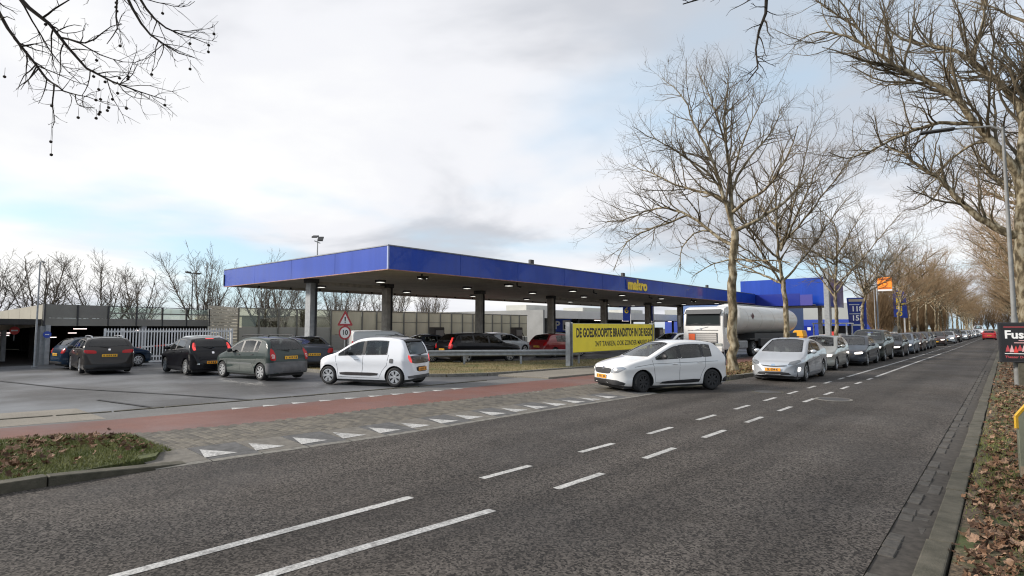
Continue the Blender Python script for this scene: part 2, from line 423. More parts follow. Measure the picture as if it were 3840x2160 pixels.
_wheels = {}
def wheel_meshes(r, style):
    if (r, style) in _wheels: return _wheels[(r, style)]
    w = 0.1; rr = r*0.66
    ty = MB().lathe([(rr, -w+.012), (rr+.02, -w), (r-.035, -w), (r-.01, -w+.018), (r, -w+.045), (r, w-.045), (r-.01, w-.018), (r-.035, w), (rr+.02, w), (rr, w-.012)], 32, axis='y', cap=False).mesh('tyre', smooth=True)
    rm = MB().lathe([(rr+.004, -w+.01), (rr, w-.006), (rr-.02, w-.01), (rr-.035, w-.05), (0.03, w-.07)], 28, axis='y', cap=False)
    rm = rm.mesh('rim_dish', smooth=True)
    sp = MB(); n = {'alloy5': 5, 'alloy6': 6, 'alloy10': 10, 'cap': 7, 'steel': 8}[style]
    sp.lathe([(rr+.003, w-.022), (rr+.006, w-.004), (rr-.016, w-.002), (rr-.022, w-.02)], 28, axis='y', cap=False)
    sp.lathe([(0.055, w-.055), (0.05, w-.018), (0.0001, w-.012)], 14, axis='y', cap=False)
    for i in range(n):
        a = 2*math.pi*i/n; hw = {'alloy5': .045, 'alloy6': .034, 'alloy10': .018, 'cap': .026, 'steel': .03}[style]; k = 1.25 if style != 'cap' else 1.7
        P = []
        for rad, half in ((0.035, hw*0.8), (rr-.012, hw*k if style != 'alloy10' else hw)):
            for yy in (w-.05, w-.014):
                for sg in (-1, 1):
                    P.append((rad*math.cos(a)-sg*half*math.sin(a), yy, rad*math.sin(a)+sg*half*math.cos(a)))
        sp.add(P, [(2, 3, 7, 6), (0, 2, 6, 4), (1, 5, 7, 3), (0, 4, 5, 1)])
        if style == 'alloy6':
            for sg in (-1, 1):
                b = a+sg*0.30; sp.box(((rr*.72)*math.cos(b), w-.02, (rr*.72)*math.sin(b)), (0.02, 0.012, 0.03))
    sp = sp.mesh('spokes', smooth=False)
    _wheels[(r, style)] = (ty, rm, sp); return _wheels[(r, style)]

def auto_windows(S):
    """side glass from the roof profile, belt line and pillar positions; windscreen and rear glass from cowl, header and tail positions"""
    sm = chaikin(S['top'], 3); tz = lambda u: interp(sm, u); bz = lambda u: interp(S['belt'], u)+0.015
    uc, uf, ur, ut = S['glass']; gap = S.get('rail', 0.125); ub = S['B']; ue = S['C']; W = []
    def run(a, b):
        n = 9; tp = [(a+(b-a)*i/n, max(bz(a+(b-a)*i/n)+0.02, min(tz(a+(b-a)*i/n), S['H']-0.005)-gap)) for i in range(n+1)]
        return [(p[0], bz(p[0])) for p in (tp[-1], tp[len(tp)//2], tp[0])]+tp
    ua = uc+0.1
    while tz(ua)-gap < bz(ua)+0.05: ua += 0.02
    W.append(('side_window_a', 'S', run(ua, ub-0.045)))
    if ue: W.append(('side_window_b', 'S', run(ub+0.045, ue)))
    if S.get('Q'): W.append(('side_window_c', 'S', run(ue+0.07, S['Q'])))
    W.append(('windscreen', 'T', [(uc, 1e-6), (uc+0.03, 0.55), (uc+0.09, 0.93), (uf-0.05, 0.9), (uf, 0.6), (uf, 1e-6)]))
    if ut: W.append(('rear_window', 'T', [(ur, 1e-6), (ur+0.01, 0.88), (ut-0.03, 0.92), (ut, 1e-6)]))
    return W

def make_car(S, body, name='car', lit=False, wheel='alloy5', rimm=ALLOY, detail=True, rearglass=GLASS):
    S = dict(S); S.setdefault('windows', auto_windows(S)); sh = car_shell(S); L, W, H = S['L'], S['W'], S['H']; bvh = sh['bvh']; zb = S.get('zb', 0.2)
    root = empty(name); mk = sh['mk']
    bd = obj('body', mk('body', ['body'], cap=True), body, root)
    for w in sh['wins']:
        if w.startswith('side'):
            for h in (1, -1): obj('side_window', mk('side_window', [w], mirror=False, half=h), S.get('sideglass', GLASS) if w.endswith('a') else rearglass, root)
        else:
            gm = mk(w, [w]); g_ = obj(w, gm, GLASS if w == 'windscreen' else rearglass, root); ec = {}
            for p in gm.polygons:
                for k in p.edge_keys: ec[k] = ec.get(k, 0)+1
            A = MB()
            for k, c in ec.items():
                if c == 1:
                    a, b = (gm.vertices[i].co for i in k)
                    if (a-b).length > 1e-4: A.tube([a, b], 0.013, 4, False)
            A.build('glass_edge', BLACK, g_, fix=False)
    # seals round the side glass and the blacked-out middle pillar
    for vw in 'LR':
        A = MB()
        for nm, kind, poly in S['windows']:
            if kind == 'S':
                q = ribbon(bvh, S, vw, poly+[poly[0]], 0.022, 0.003); A.add(q.v, q.f)
        sw = [w[2] for w in S['windows'] if w[1] == 'S']
        for a, b in zip(sw, sw[1:]):
            q = patch(bvh, S, vw, [a[0], b[2], b[3], a[-1]], 0.0035, rnd=0); A.add(q.v, q.f)
        A.build('window_seal', BLACK, root, fix=False)
    if S.get('seams') and detail:
        for vw in 'LR':
            A = MB()
            for ln in S['seams']:
                q = ribbon(bvh, S, vw, ln, 0.009, 0.002); A.add(q.v, q.f)
            A.build('door_gap', SEAM, bd, fix=False)
    for nm, vw, poly, m in S.get('patches', []):
        off = 0.006 if nm not in ('licence_plate',) else 0.014
        if vw == 'S':
            for x in 'LR': patch(bvh, S, x, poly, off).build(nm, m, root, smooth=True, fix=False)
        elif vw in ('F2', 'B2'):
            for sg in (1, -1): patch(bvh, S, vw[0], [(sg*a, b) for a, b in poly], off, 0.035).build(nm, m, root, smooth=True, fix=False)
        else: patch(bvh, S, vw, poly, off).build(nm, m, root, smooth=True, fix=False)
    # licence plates with a dark row of characters
    for vw, z, pm in S.get('plates', [('F', 0.42, PLATE), ('B', 0.62, PLATE)]):
        q = patch(bvh, S, vw, [(-.26, z-.055), (.26, z-.055), (.26, z+.055), (-.26, z+.055)], 0.014, 0.13, 0)
        A = MB(); x = sum(v[0] for v in q.v)/len(q.v); sg = 1 if vw == 'F' else -1; x = (max if sg > 0 else min)(v[0] for v in q.v)
        A.box((x, 0, z), (0.012, 0.52, 0.11)); p = A.build('licence_plate', pm, root, bevel=0.004)
        if S.get('plate_text') and vw == 'F':
            lettering(S['plate_text'], INK, p, (x+0.009, 0, z), (R(90), 0, R(90)), 0.105, 0.002, 0.9, 0.001, name='plate_characters')
        else:
            A = MB()
            for i, yy in enumerate((-.2, -.14, -.05, .02, .09, .19)): A.box((x+sg*0.0075, yy*-sg, z), (0.003, 0.034, 0.066))
            tag(A.build('plate_characters', INK, p, fix=False), kind='stuff')
    # under-body, wheel housings and interior
    A = MB(); A.box((0, 0, zb+0.05), (L-0.5, W*0.82, 0.24)); A.box((0, 0, zb+0.03), (abs(S['wr']-S['wf'])-2*S['R']-0.2, W*0.86, 0.1))
    for uc in (S['wf'], S['wr']):
        for sg in (-1, 1):
            r = S['R']+0.047; n = 12; x0 = L/2-uc; P = []
            for i in range(n+1):
                a = math.pi*(i/n)*1.16-0.08*math.pi
                for yy in (W/2-0.06, W/2-0.34): P.append((x0+r*math.cos(a), sg*yy, S['R']+r*math.sin(a)))
            A.add(P, [(2*i, 2*i+1, 2*i+3, 2*i+2) for i in range(n)])
            A.add([(x0+r*math.cos(math.pi*i/n*1.16-.25), sg*(W/2-.33), S['R']+r*math.sin(math.pi*i/n*1.16-.25)) for i in range(n+1)], [tuple(range(n+1))])
    A.build('underbody', DISH, root, fix=False)
    uc, uf, ur, ut = S['glass']; bz = interp(S['belt'], uc+0.5); A = MB(); fl = zb+0.16; sc = H/1.5
    A.bx(L/2-uc-0.5, L/2-uc-0.02, -W*0.36, W*0.36, bz-0.22, bz-0.02)
    A.bx(L/2-S['B']-1.6, L/2-uc-0.3, -W*0.38, W*0.38, fl, fl+0.06)
    for xs, ys in ((L/2-S['B']+0.02, (-.36, .36)), (L/2-S['B']-0.85, (-.38, 0, .38))):
        if S.get('oneRow') and xs < L/2-S['B']-.5: continue
        for yy in ys:
            A.box((xs+0.22, yy, fl+0.27*sc), (0.5, 0.46, 0.16)); A.box((xs-0.04, yy, fl+0.55*sc), (0.13, 0.44, 0.58*sc), 0, 0.85); A.box((xs-0.07, yy, fl+0.92*sc), (0.08, 0.24, 0.15))
    it = A.build('interior', SEATM, root, bevel=0.03)
    st = MB(); cx, cyy, cz = L/2-uc-0.62, 0.36, bz+0.02
    st.tube([(cx+0.07*math.cos(a)*0-0.06*math.sin(a), cyy+0.18*math.cos(a), cz+0.17*math.sin(a)) for a in [2*math.pi*i/18 for i in range(19)]], 0.014, 6, False)
    st.box((cx, cyy, cz), (0.03, 0.34, 0.04)); st.build('steering_wheel', BLACK, it, fix=False)
    # mirrors
    if S.get('mirror', True):
        um, zm = S.get('mirpos', (uc+0.48, interp(S['belt'], uc+0.5)+0.07))
        for sg in (1, -1):
            y = abs(project(bvh, S, 'L', um, zm-0.03, 0)[1]); A = MB()
            prof = [(0.03, -0.1), (0.068, -0.07), (0.082, 0.0), (0.075, 0.06), (0.04, 0.1)]
            for i, (rr, h) in enumerate(prof): pass
            A.lathe(prof, 12, (0, 0, 0), 'y'); A.v = [(x*0.62, yy, z*0.92) for x, yy, z in A.v]
            A.v = [(x+L/2-um, sg*(y+0.13+yy), z+zm+0.02) for x, yy, z in A.v]
            mo = A.build('mirror', S.get('mirmat', body), root, smooth=True)
            MB().box((L/2-um, sg*(y+0.02), zm-0.02), (0.06, 0.08, 0.035)).build('mirror_arm', BLACK, mo, fix=False)
    if S.get('handles') and detail:
        for u, z in S['handles']:
            for vw in 'LR':
                p = project(bvh, S, vw, u, z, 0.012); MB().box(p, (0.17, 0.03, 0.028)).build('door_handle', S.get('handlemat', body), root, bevel=0.008)
    for t in S.get('rails', []):
        for sg in (1, -1):
            (u0, u1), y, z = t; n = 8
            MB().tube([(L/2-u0, sg*y, z-0.05)]+[(L/2-(u0+(u1-u0)*i/n), sg*y, z+0.025*math.sin(math.pi*i/n)) for i in range(n+1)]+[(L/2-u1, sg*y, z-0.06)], 0.022, 6).build('roof_rail', S.get('railmat', BLACK), root, smooth=True)
    if S.get('spoiler'):
        u0, u1, z0, z1, w = S['spoiler']
        MB().prism([(u0, z0), (u0+.04, z0-.035), (u1-.02, z1-.06), (u1, z1-.03), (u1-.02, z1)], lambda a, b, d: (L/2-a, d, b), -w, w).build('spoiler', S.get('spoilmat', body), root, bevel=0.008)
    if S.get('wiper'):
        z, y0, y1 = S['wiper']; a = project(bvh, S, 'B', y0, z, 0.02); b = project(bvh, S, 'B', y1, z+0.05, 0.02)
        MB().tube([a, (a+b)/2, b], [0.018, 0.012, 0.008], 5).build('rear_wiper', BLACK, root)
    if S.get('antenna'):
        u, z = S['antenna']; MB().tube([(L/2-u, 0, z), (L/2-u-.12, 0, z+.17)], [.006, .003], 5).build('aerial', BLACK, root)
    ty, rm, sp = wheel_meshes(S['R'], wheel)
    for uc_, st_ in ((S['wf'], S.get('steer', 0)), (S['wr'], 0)):
        for sg in (1, -1):
            w = obj('wheel', ty, RUBBER, root); w.location = (L/2-uc_, sg*(W/2-0.125), S['R']); w.rotation_euler = (0, 0, (0 if sg > 0 else math.pi)+st_)
            obj('rim', rm, DISH, w); obj('spokes', sp, rimm, w)
    if lit:
        pass
    return root
def place(o, x, y, d, label, cat='car', group=None, z=0.0):
    """d: heading vector of the front"""
    o.location = (x, y, z); o.rotation_euler = (0, 0, math.atan2(d[1], d[0])); return tag(o, label, cat, group)
def repaint(o, m, old):
    for ch in o.children:
        if ch.type == 'MESH' and ch.material_slots and ch.material_slots[0].material is old:
            ch.material_slots[0].link = 'OBJECT'; ch.material_slots[0].material = m

# u is the distance behind the front bumper, z the height
TWINGO = dict(L=3.59, W=1.65, H=1.555, R=.305, wf=.57, wr=3.06, zb=.2, tum=.2, pf=.6, pr=.35, nr=2.6,
    top=[(0, .56), (.03, .72), (.12, .83), (.45, .95), (.78, 1.03), (.92, 1.09), (1.5, 1.44), (1.78, 1.52), (2.3, 1.55), (2.85, 1.53), (3.18, 1.47), (3.30, 1.40), (3.47, 1.02), (3.55, .84), (3.59, .52)],
    belt=[(0, .84), (.8, .93), (1.6, .965), (2.9, 1.0), (3.59, 1.02)], glass=(.86, 1.58, 3.19, 3.50), B=1.92, C=2.78, rail=.102,
    seams=[[(.83, .95), (.92, .62), (.98, .28), (1.85, .26), (1.9, .6), (1.9, .97)], [(1.9, .97), (1.9, .6), (1.85, .26), (2.5, .26), (2.62, .5), (2.78, .68), (2.84, 1.0)]],
    handles=[(1.65, .84)],
    patches=[('side_moulding', 'S', [(1.05, .33), (2.42, .33), (2.50, .43), (1.02, .43)], mat('moulding', (.025, .02, .02), .4)),
             ('fuel_flap', 'R', [(2.88, .74), (3.02, .74), (3.02, .88), (2.88, .88)], BLACK), ('fuel_flap', 'L', [(2.88, .74), (3.02, .74), (3.02, .88), (2.88, .88)], GREYPL),
             ('tailgate_glass', 'B', [(-.54, .72), (.54, .72), (.62, .88), (.60, .97), (-.60, .97), (-.62, .88)], mat('tailgate_black', (.012, .012, .014), .12, coat=1.0)),
             ('tail_light', 'B2', [(.56, .74), (.66, .78), (.71, .90), (.68, 1.0), (.60, .97), (.57, .86)], REDLIT),
             ('bumper_valance', 'B', [(-.68, .25), (.68, .25), (.72, .36), (-.72, .36)], GREYPL), ('plate_recess', 'B', [(-.33, .46), (.33, .46), (.33, .62), (-.33, .62)], BLACK),
             ('headlight', 'F2', [(.42, .62), (.66, .64), (.70, .78), (.45, .74)], LENS), ('front_grille', 'F', [(-.4, .3), (.4, .3), (.4, .42), (-.4, .42)], BLACK),
             ('badge', 'B', [(-.04, .82), (.04, .82), (.0, .92)], CHROME)],
    plates=[('B', .54, PLATEO), ('F', .4, PLATE)], wiper=(.98, -.02, -.34), spoiler=(3.05, 3.34, 1.50, 1.46, .52), spoilmat=BLACK, antenna=(2.9, 1.53), mirmat=BLACK)
CITY = dict(L=3.85, W=1.67, H=1.525, R=.30, wf=.72, wr=3.18, zb=.21, tum=.24, pf=.62, pr=.42,
    top=[(0, .52), (.03, .66), (.15, .77), (.5, .90), (.85, 1.0), (1.0, 1.06), (1.6, 1.41), (2.0, 1.505), (2.5, 1.52), (3.0, 1.48), (3.25, 1.43), (3.42, 1.33), (3.66, 1.0), (3.78, .88), (3.85, .52)],
    belt=[(0, .8), (1, .93), (2.2, .97), (3.2, 1.0), (3.85, 1.02)], glass=(.92, 1.72, 3.24, 3.64), B=1.98, C=2.72, Q=3.02, rail=.102,
    seams=[[(.98, .95), (1.08, .28), (1.92, .26), (1.97, .95)], [(1.97, .95), (1.92, .26), (2.62, .26), (2.75, .55), (2.98, .8), (3.0, .98)]],
    handles=[(1.8, .88), (2.68, .9)], handlemat=BLACK,
    patches=[('rear_bumper', 'B', [(-.78, .24), (.78, .24), (.79, .62), (.6, .66), (-.6, .66), (-.79, .62)], GREYPL), ('bumper_side', 'S', [(3.55, .25), (3.83, .25), (3.83, .62), (3.5, .62)], GREYPL),
             ('side_moulding', 'S', [(1.12, .55), (2.64, .55), (2.68, .61), (1.10, .61)], mat('grey_moulding', (.12, .13, .13), .4)),
             ('tail_light', 'B2', [(.60, .70), (.76, .72), (.76, .95), (.68, 1.12), (.60, 1.12), (.58, .9)], RED), ('tail_light_lens', 'B2', [(.62, .78), (.75, .79), (.73, .93), (.61, .91)], mat('pale_lens', (.55, .4, .38), .2, coat=1.0)),
             ('headlight', 'F2', [(.42, .58), (.70, .62), (.74, .76), (.46, .7)], LENS), ('front_grille', 'F', [(-.42, .3), (.42, .3), (.42, .42), (-.42, .42)], BLACK)],
    plates=[('B', .80, PLATE), ('F', .42, PLATE)], wiper=(1.02, .0, .3), rails=[((1.6, 3.25), .54, 1.57)], mirmat=BLACK)
PUNTO = dict(L=4.03, W=1.69, H=1.49, R=.31, wf=.85, wr=3.36, zb=.19, tum=.24,
    top=[(0, .5), (.04, .64), (.2, .74), (.6, .86), (.98, .97), (1.12, 1.03), (1.8, 1.39), (2.2, 1.475), (2.8, 1.48), (3.4, 1.43), (3.56, 1.37), (3.80, 1.03), (3.95, .9), (4.03, .52)],
    belt=[(0, .8), (1, .92), (2.4, .98), (3.4, 1.05), (4.03, 1.08)], glass=(1.03, 1.9, 3.46, 3.78), B=2.15, C=3.05, rail=.10,
    seams=[[(1.12, .95), (1.22, .28), (2.1, .26), (2.14, .97)], [(2.14, .97), (2.1, .26), (2.8, .26), (2.95, .55), (3.1, 1.0)]], handles=[(1.98, .86), (2.85, .9)],
    patches=[('tail_light', 'B2', [(.60, .98), (.70, .96), (.72, 1.1), (.66, 1.27), (.58, 1.26), (.60, 1.1)], REDLIT), ('brake_light', 'B', [(-.16, 1.405), (.16, 1.405), (.15, 1.435), (-.15, 1.435)], REDLIT),
             ('headlight', 'F2', [(.42, .58), (.72, .62), (.74, .76), (.46, .7)], LENS), ('front_grille', 'F', [(-.42, .3), (.42, .3), (.42, .42), (-.42, .42)], BLACK),
             ('reverse_lamp', 'B', [(.5, .42), (.6, .42), (.6, .47), (.5, .47)], LENS), ('badge', 'B', [(-.045, .84), (.045, .84), (.045, .92), (-.045, .92)], CHROME)],
    plates=[('B', .50, PLATEO), ('F', .4, PLATE)], wiper=(1.04, .0, .3))
ESTATE = dict(L=4.58, W=1.80, H=1.47, R=.32, wf=.9, wr=3.62, zb=.19, tum=.24,
    top=[(0, .5), (.04, .66), (.25, .77), (.8, .9), (1.15, .98), (1.3, 1.03), (2.0, 1.38), (2.4, 1.455), (3.2, 1.47), (3.95, 1.42), (4.12, 1.37), (4.35, 1.08), (4.50, .92), (4.58, .5)],
    belt=[(0, .8), (1.2, .93), (2.5, .97), (4.58, 1.02)], glass=(1.2, 2.1, 4.02, 4.36), B=2.3, C=3.2, Q=3.95, rail=.10,
    seams=[[(1.3, .95), (1.4, .28), (2.24, .26), (2.29, .97)], [(2.29, .97), (2.24, .26), (3.05, .26), (3.2, .55), (3.3, 1.0)]], handles=[(2.1, .86), (3.05, .88)],
    patches=[('tail_light', 'B2', [(.42, .82), (.80, .84), (.84, .93), (.80, .98), (.45, .95)], RED), ('rear_valance', 'B', [(-.8, .23), (.8, .23), (.84, .40), (-.84, .40)], BLACK),
             ('headlight', 'F2', [(.46, .62), (.78, .66), (.8, .76), (.5, .7)], LENS), ('front_grille', 'F', [(-.45, .45), (.45, .45), (.4, .62), (-.4, .62)], BLACK), ('front_intake', 'F', [(-.6, .27), (.6, .27), (.55, .38), (-.55, .38)], BLACK),
             ('badge', 'B', [(-.04, .94), (.04, .94), (.04, 1.01), (-.04, 1.01)], CHROME)],
    plates=[('B', .74, PLATE), ('F', .42, PLATE)], wiper=(1.04, .0, .32), rails=[((2.1, 3.9), .52, 1.5)], railmat=ALLOY)
FABIA = dict(L=3.99, W=1.73, H=1.467, R=.31, wf=.82, wr=3.29, zb=.2, tum=.22, pf=.6, nf=2.6, steer=R(16),
    top=[(0, .5), (.03, .70), (.12, .77), (.6, .905), (1.0, .98), (1.12, 1.02), (1.85, 1.365), (2.2, 1.445), (2.8, 1.465), (3.3, 1.44), (3.5, 1.40), (3.72, 1.13), (3.88, .98), (3.95, .86), (3.99, .52)],
    belt=[(0, .78), (1.1, .92), (2.4, .955), (3.4, 1.0), (3.99, 1.02)], glass=(1.02, 1.95, 3.38, 3.72), B=2.12, C=2.92, Q=3.28, rail=.098,
    seams=[[(1.15, .93), (1.22, .6), (1.25, .28), (2.08, .26), (2.11, .96)], [(2.11, .96), (2.08, .26), (2.78, .26), (2.9, .52), (3.02, .7), (3.05, 1.0)], [(.55, .74), (1.2, .82), (3.5, .86)]], handles=[(1.93, .80), (2.82, .83)],
    patches=[('sill_trim', 'S', [(1.35, .245), (2.78, .245), (2.84, .36), (1.50, .32)], BLACK),
             ('headlight', 'F2', [(.44, .56), (.66, .58), (.82, .70), (.74, .755), (.46, .70)], LENS2), ('headlamp_bulb', 'F2', [(.52, .625), (.63, .635), (.65, .69), (.53, .68)], mat('warm_reflector', (1.0, .86, .72), .2, emit=0.7)),
             ('front_grille', 'F', [(-.36, .535), (.36, .535), (.44, .62), (.42, .70), (-.42, .70), (-.44, .62)], BLACK), ('front_bumper_trim', 'F', [(-.74, .215), (.74, .215), (.80, .30), (.60, .385), (-.60, .385), (-.80, .30)], BLACK),
             ('grille_surround', 'F', [(-.06, .67), (.06, .67), (.05, .745), (-.05, .745)], CHROME),
             ('tail_light', 'S', [(3.78, .72), (3.93, .70), (3.95, .96), (3.86, .98)], BLACK), ('rear_valance', 'S', [(3.62, .24), (3.97, .24), (3.97, .42), (3.72, .38)], BLACK),
             ('tail_light_lens', 'B2', [(.55, .75), (.78, .75), (.78, .93), (.6, .93)], RED)],
    plates=[('F', .46, PLATEO), ('B', .66, PLATE)], mirmat=BLACK, sideglass=glass('car_glass_dark', (.62, .70, .68)))
PRIUS = dict(L=4.54, W=1.76, H=1.47, R=.32, wf=.95, wr=3.65, zb=.17, tum=.24, pf=.75, nf=2.2,
    top=[(0, .42), (.04, .60), (.2, .70), (.65, .84), (1.02, .95), (1.15, 1.0), (2.0, 1.38), (2.35, 1.455), (2.7, 1.465), (3.3, 1.38), (4.0, 1.17), (4.36, 1.06), (4.46, .94), (4.54, .5)],
    belt=[(0, .74), (1.1, .90), (2.4, .96), (3.6, 1.03), (4.54, 1.0)], glass=(1.06, 2.1, 3.1, 4.1), B=2.3, C=3.2, rail=.098,
    seams=[[(1.25, .92), (1.35, .6), (1.42, .28), (2.26, .26), (2.29, .96)], [(2.29, .96), (2.26, .26), (3.05, .26), (3.2, .5), (3.35, .9)], [(.9, .6), (2.2, .72), (3.4, .84)]], handles=[(2.08, .80), (3.0, .86)],
    patches=[('headlight', 'F2', [(.46, .58), (.66, .59), (.82, .70), (.76, .76), (.5, .68)], mat('smoked_lens', (.16, .17, .18), .08, metal=.4, coat=1.0)), ('upper_grille', 'F', [(-.44, .54), (0, .505), (.44, .54), (.44, .575), (0, .545), (-.44, .575)], BLACK),
             ('lower_grille', 'F', [(-.58, .235), (.58, .235), (.46, .345), (-.46, .345)], BLACK), ('running_lamp', 'F2', [(.72, .36), (.78, .37), (.80, .50), (.74, .52)], LIT), ('lamp_housing', 'F2', [(.62, .32), (.72, .33), (.73, .55), (.68, .54)], mat('silver_shade', (.30, .31, .32), .3)),
             ('badge', 'F', [(-.07, .545), (.07, .545), (.05, .61), (-.05, .61)], CHROME), ('tail_light', 'B2', [(.6, .72), (.8, .72), (.8, .95), (.64, .95)], RED), ('valance', 'F', [(-.6, .19), (.6, .19), (.64, .215), (-.64, .215)], BLACK)],
    plates=[('F', .42, PLATEO), ('B', .66, PLATE)], plate_text='SL-204-K')
def generic(L, W, H, R_, kind, zb=.2):
    k = H/1.47
    if kind == 'sedan': top = [(0, .5), (.04, .66), (.2, .74), (.9, .9), (1.28, .97), (1.4, 1.01), (2.1, 1.38), (2.45, 1.455), (3.0, 1.45), (3.4, 1.36), (4.0, 1.09), (4.2, 1.05), (4.62, 1.02), (4.68, .9), (4.7, .5)]; l0 = 4.7; gl = (1.3, 2.2, 3.2, 4.0); B, Cc, Q = 2.45, 3.35, None
    elif kind == 'suv': top = [(0, .5), (.04, .74), (.2, .82), (.8, .92), (1.1, .97), (1.22, 1.0), (1.85, 1.36), (2.2, 1.44), (3.0, 1.47), (3.9, 1.43), (4.1, 1.39), (4.35, 1.08), (4.52, .95), (4.6, .5)]; l0 = 4.6; gl = (1.12, 1.98, 4.02, 4.36); B, Cc, Q = 2.25, 3.15, 3.95
    else: top = [(0, .5), (.04, .65), (.2, .75), (.7, .89), (1.02, .97), (1.15, 1.02), (1.85, 1.38), (2.2, 1.455), (2.8, 1.465), (3.4, 1.42), (3.62, 1.36), (3.9, 1.04), (4.05, .92), (4.15, .5)]; l0 = 4.15; gl = (1.05, 1.95, 3.52, 3.88); B, Cc, Q = 2.15, 3.1, None
    a = L/l0; top = [(u*a, z*k) for u, z in top]; w = W/1.76
    return dict(L=L, W=W, H=H, R=R_, wf=.2*L, wr=.8*L-.02, zb=zb, tum=.235, top=top, belt=[(0, .8*k), (1.2*a, .92*k), (2.5*a, .96*k), (L, 1.02*k)], glass=tuple(u*a for u in gl), B=B*a, C=Cc*a, Q=Q*a if Q else None, rail=.10,
        seams=[[(gl[0]*a+.12, .92*k), (gl[0]*a+.2, .29), (B*a-.05, .27), (B*a, .94*k)], [(B*a, .94*k), (B*a-.05, .27), (.8*L-.42, .27), (.8*L-.3, .55), (Cc*a+.05, .98*k)]], handles=[(B*a-.2, .84*k), (Cc*a-.15, .86*k)],
        patches=[('headlight', 'F2', [(.44*w, .58*k), (.74*w, .60*k), (.78*w, .70*k), (.47*w, .67*k)], 'HL'), ('front_grille', 'F', [(-.40*w, .50*k), (.40*w, .50*k), (.42*w, .63*k), (-.42*w, .63*k)], BLACK), ('lower_grille', 'F', [(-.62*w, .24*k), (.62*w, .24*k), (.56*w, .36*k), (-.56*w, .36*k)], BLACK),
                 ('badge', 'F', [(-.05, .57*k), (.05, .57*k), (.05, .63*k), (-.05, .63*k)], CHROME), ('tail_light', 'B2', [(.52*w, .74*k), (.80*w, .74*k), (.82*w, .95*k), (.6*w, .96*k)], RED), ('rear_valance', 'B', [(-.7*w, .24), (.7*w, .24), (.7*w, .36), (-.7*w, .36)], BLACK)],
        plates=[('F', .43*k, PLATE), ('B', .68*k, PLATE)])
def gcar(S, body, name='car', lit=True, **kw):
    S = dict(S); S['patches'] = [(a, b, c, (LIT if lit else LENS) if m == 'HL' else m) for a, b, c, m in S['patches']]
    return make_car(S, body, name, **kw)

# ------------------------------------------------------------------ bare trees
def tubes(groups, name):
    """groups: lists of (points n*P*3, radii n*P, sides) -> one mesh of tapered tubes"""
    V = []; F = []; base = 0
    for P, Rr, k in groups:
        n, m, _ = P.shape
        T = np.empty_like(P); T[:, 1:-1] = P[:, 2:]-P[:, :-2]; T[:, 0] = P[:, 1]-P[:, 0]; T[:, -1] = P[:, -1]-P[:, -2]
        T /= np.linalg.norm(T, axis=2, keepdims=True)+1e-9
        ref = np.where(np.abs(T[:, :1, 2:3]) > 0.8, np.array([1., 0, 0]), np.array([0, 0, 1.])); ref = np.broadcast_to(ref, T.shape)
        U = np.cross(T, ref); U /= np.linalg.norm(U, axis=2, keepdims=True)+1e-9; W = np.cross(T, U)
        a = np.arange(k)*2*np.pi/k
        ring = P[:, :, None]+Rr[:, :, None, None]*(U[:, :, None]*np.cos(a)[None, None, :, None]+W[:, :, None]*np.sin(a)[None, None, :, None])
        V.append(ring.reshape(-1, 3)); i, j, q = np.meshgrid(np.arange(n), np.arange(m-1), np.arange(k), indexing='ij')
        o = base+(i*m+j)*k; q2 = (q+1) % k
        F.append(np.stack([o+q, o+q2, o+k+q2, o+k+q], -1).reshape(-1, 4)); base += n*m*k
    V = np.concatenate(V); F = np.concatenate(F)
    me = bpy.data.meshes.new(name); me.vertices.add(len(V)); me.vertices.foreach_set('co', V.ravel().astype(np.float32))
    me.loops.add(F.size); me.loops.foreach_set('vertex_index', F.ravel().astype(np.int32))
    me.polygons.add(len(F)); me.polygons.foreach_set('loop_start', np.arange(0, F.size, 4, dtype=np.int32)); me.polygons.foreach_set('loop_total', np.full(len(F), 4, dtype=np.int32))
    me.polygons.foreach_set('use_smooth', np.ones(len(F), dtype=bool)); me.update(calc_edges=True); return me
def resample(pts, n):
    pts = np.array(pts, float); d = np.r_[0, np.cumsum(np.linalg.norm(np.diff(pts, axis=0), axis=1))]; t = np.linspace(0, d[-1], n)
    return np.stack([np.interp(t, d, pts[:, i]) for i in range(3)], 1), d[-1]
def spawn(rng, par, n_of, ratio, ang, m, rmin, up=0.25, f0=0.2, maxlen=9.0, wig=0.16, rk=0.62):
    """children along parent branches par = [(pts P*3, r0, r1, length)]"""
    out = []
    for P, r0, r1, ln in par:
        for _ in range(max(1, int(n_of*ln+rng.random()))):
            f = f0+(1-f0)*rng.random()**0.8; x = f*(len(P)-1); i = min(int(x), len(P)-2); w = x-i
            b = P[i]*(1-w)+P[i+1]*w; t = P[i+1]-P[i]; t /= np.linalg.norm(t)+1e-9
            v = rng.normal(size=3); v -= t*v.dot(t); v /= np.linalg.norm(v)+1e-9; v[2] += up*rng.random()
            a = R(rng.uniform(*ang)); d = t*math.cos(a)+v*math.sin(a); d /= np.linalg.norm(d)
            l = min(maxlen, ln*ratio*(1.15-0.6*f)*rng.uniform(0.6, 1.25)); rp = r0+(r1-r0)*f
            rs = max(rmin, min(rp*rk*rng.uniform(.8, 1.1), .021*l+.002)); pts = [b]; p = b.copy()
            for s in range(m-1):
                d = d+rng.normal(size=3)*wig+np.array([0, 0, up*0.35]); d /= np.linalg.norm(d); p = p+d*l/(m-1); pts.append(p)
            out.append((np.array(pts), rs, max(rmin*0.6, rs*0.3), l))
    return out
def pack(br, m, k, sk=1.0):
    P = np.stack([resample(b[0], m)[0] if len(b[0]) != m else b[0] for b in br]); t = np.linspace(0, 1, m)
    Rr = np.stack([b[1]+(b[2]-b[1])*t for b in br])*sk; return (P, Rr, k)
BARK = None
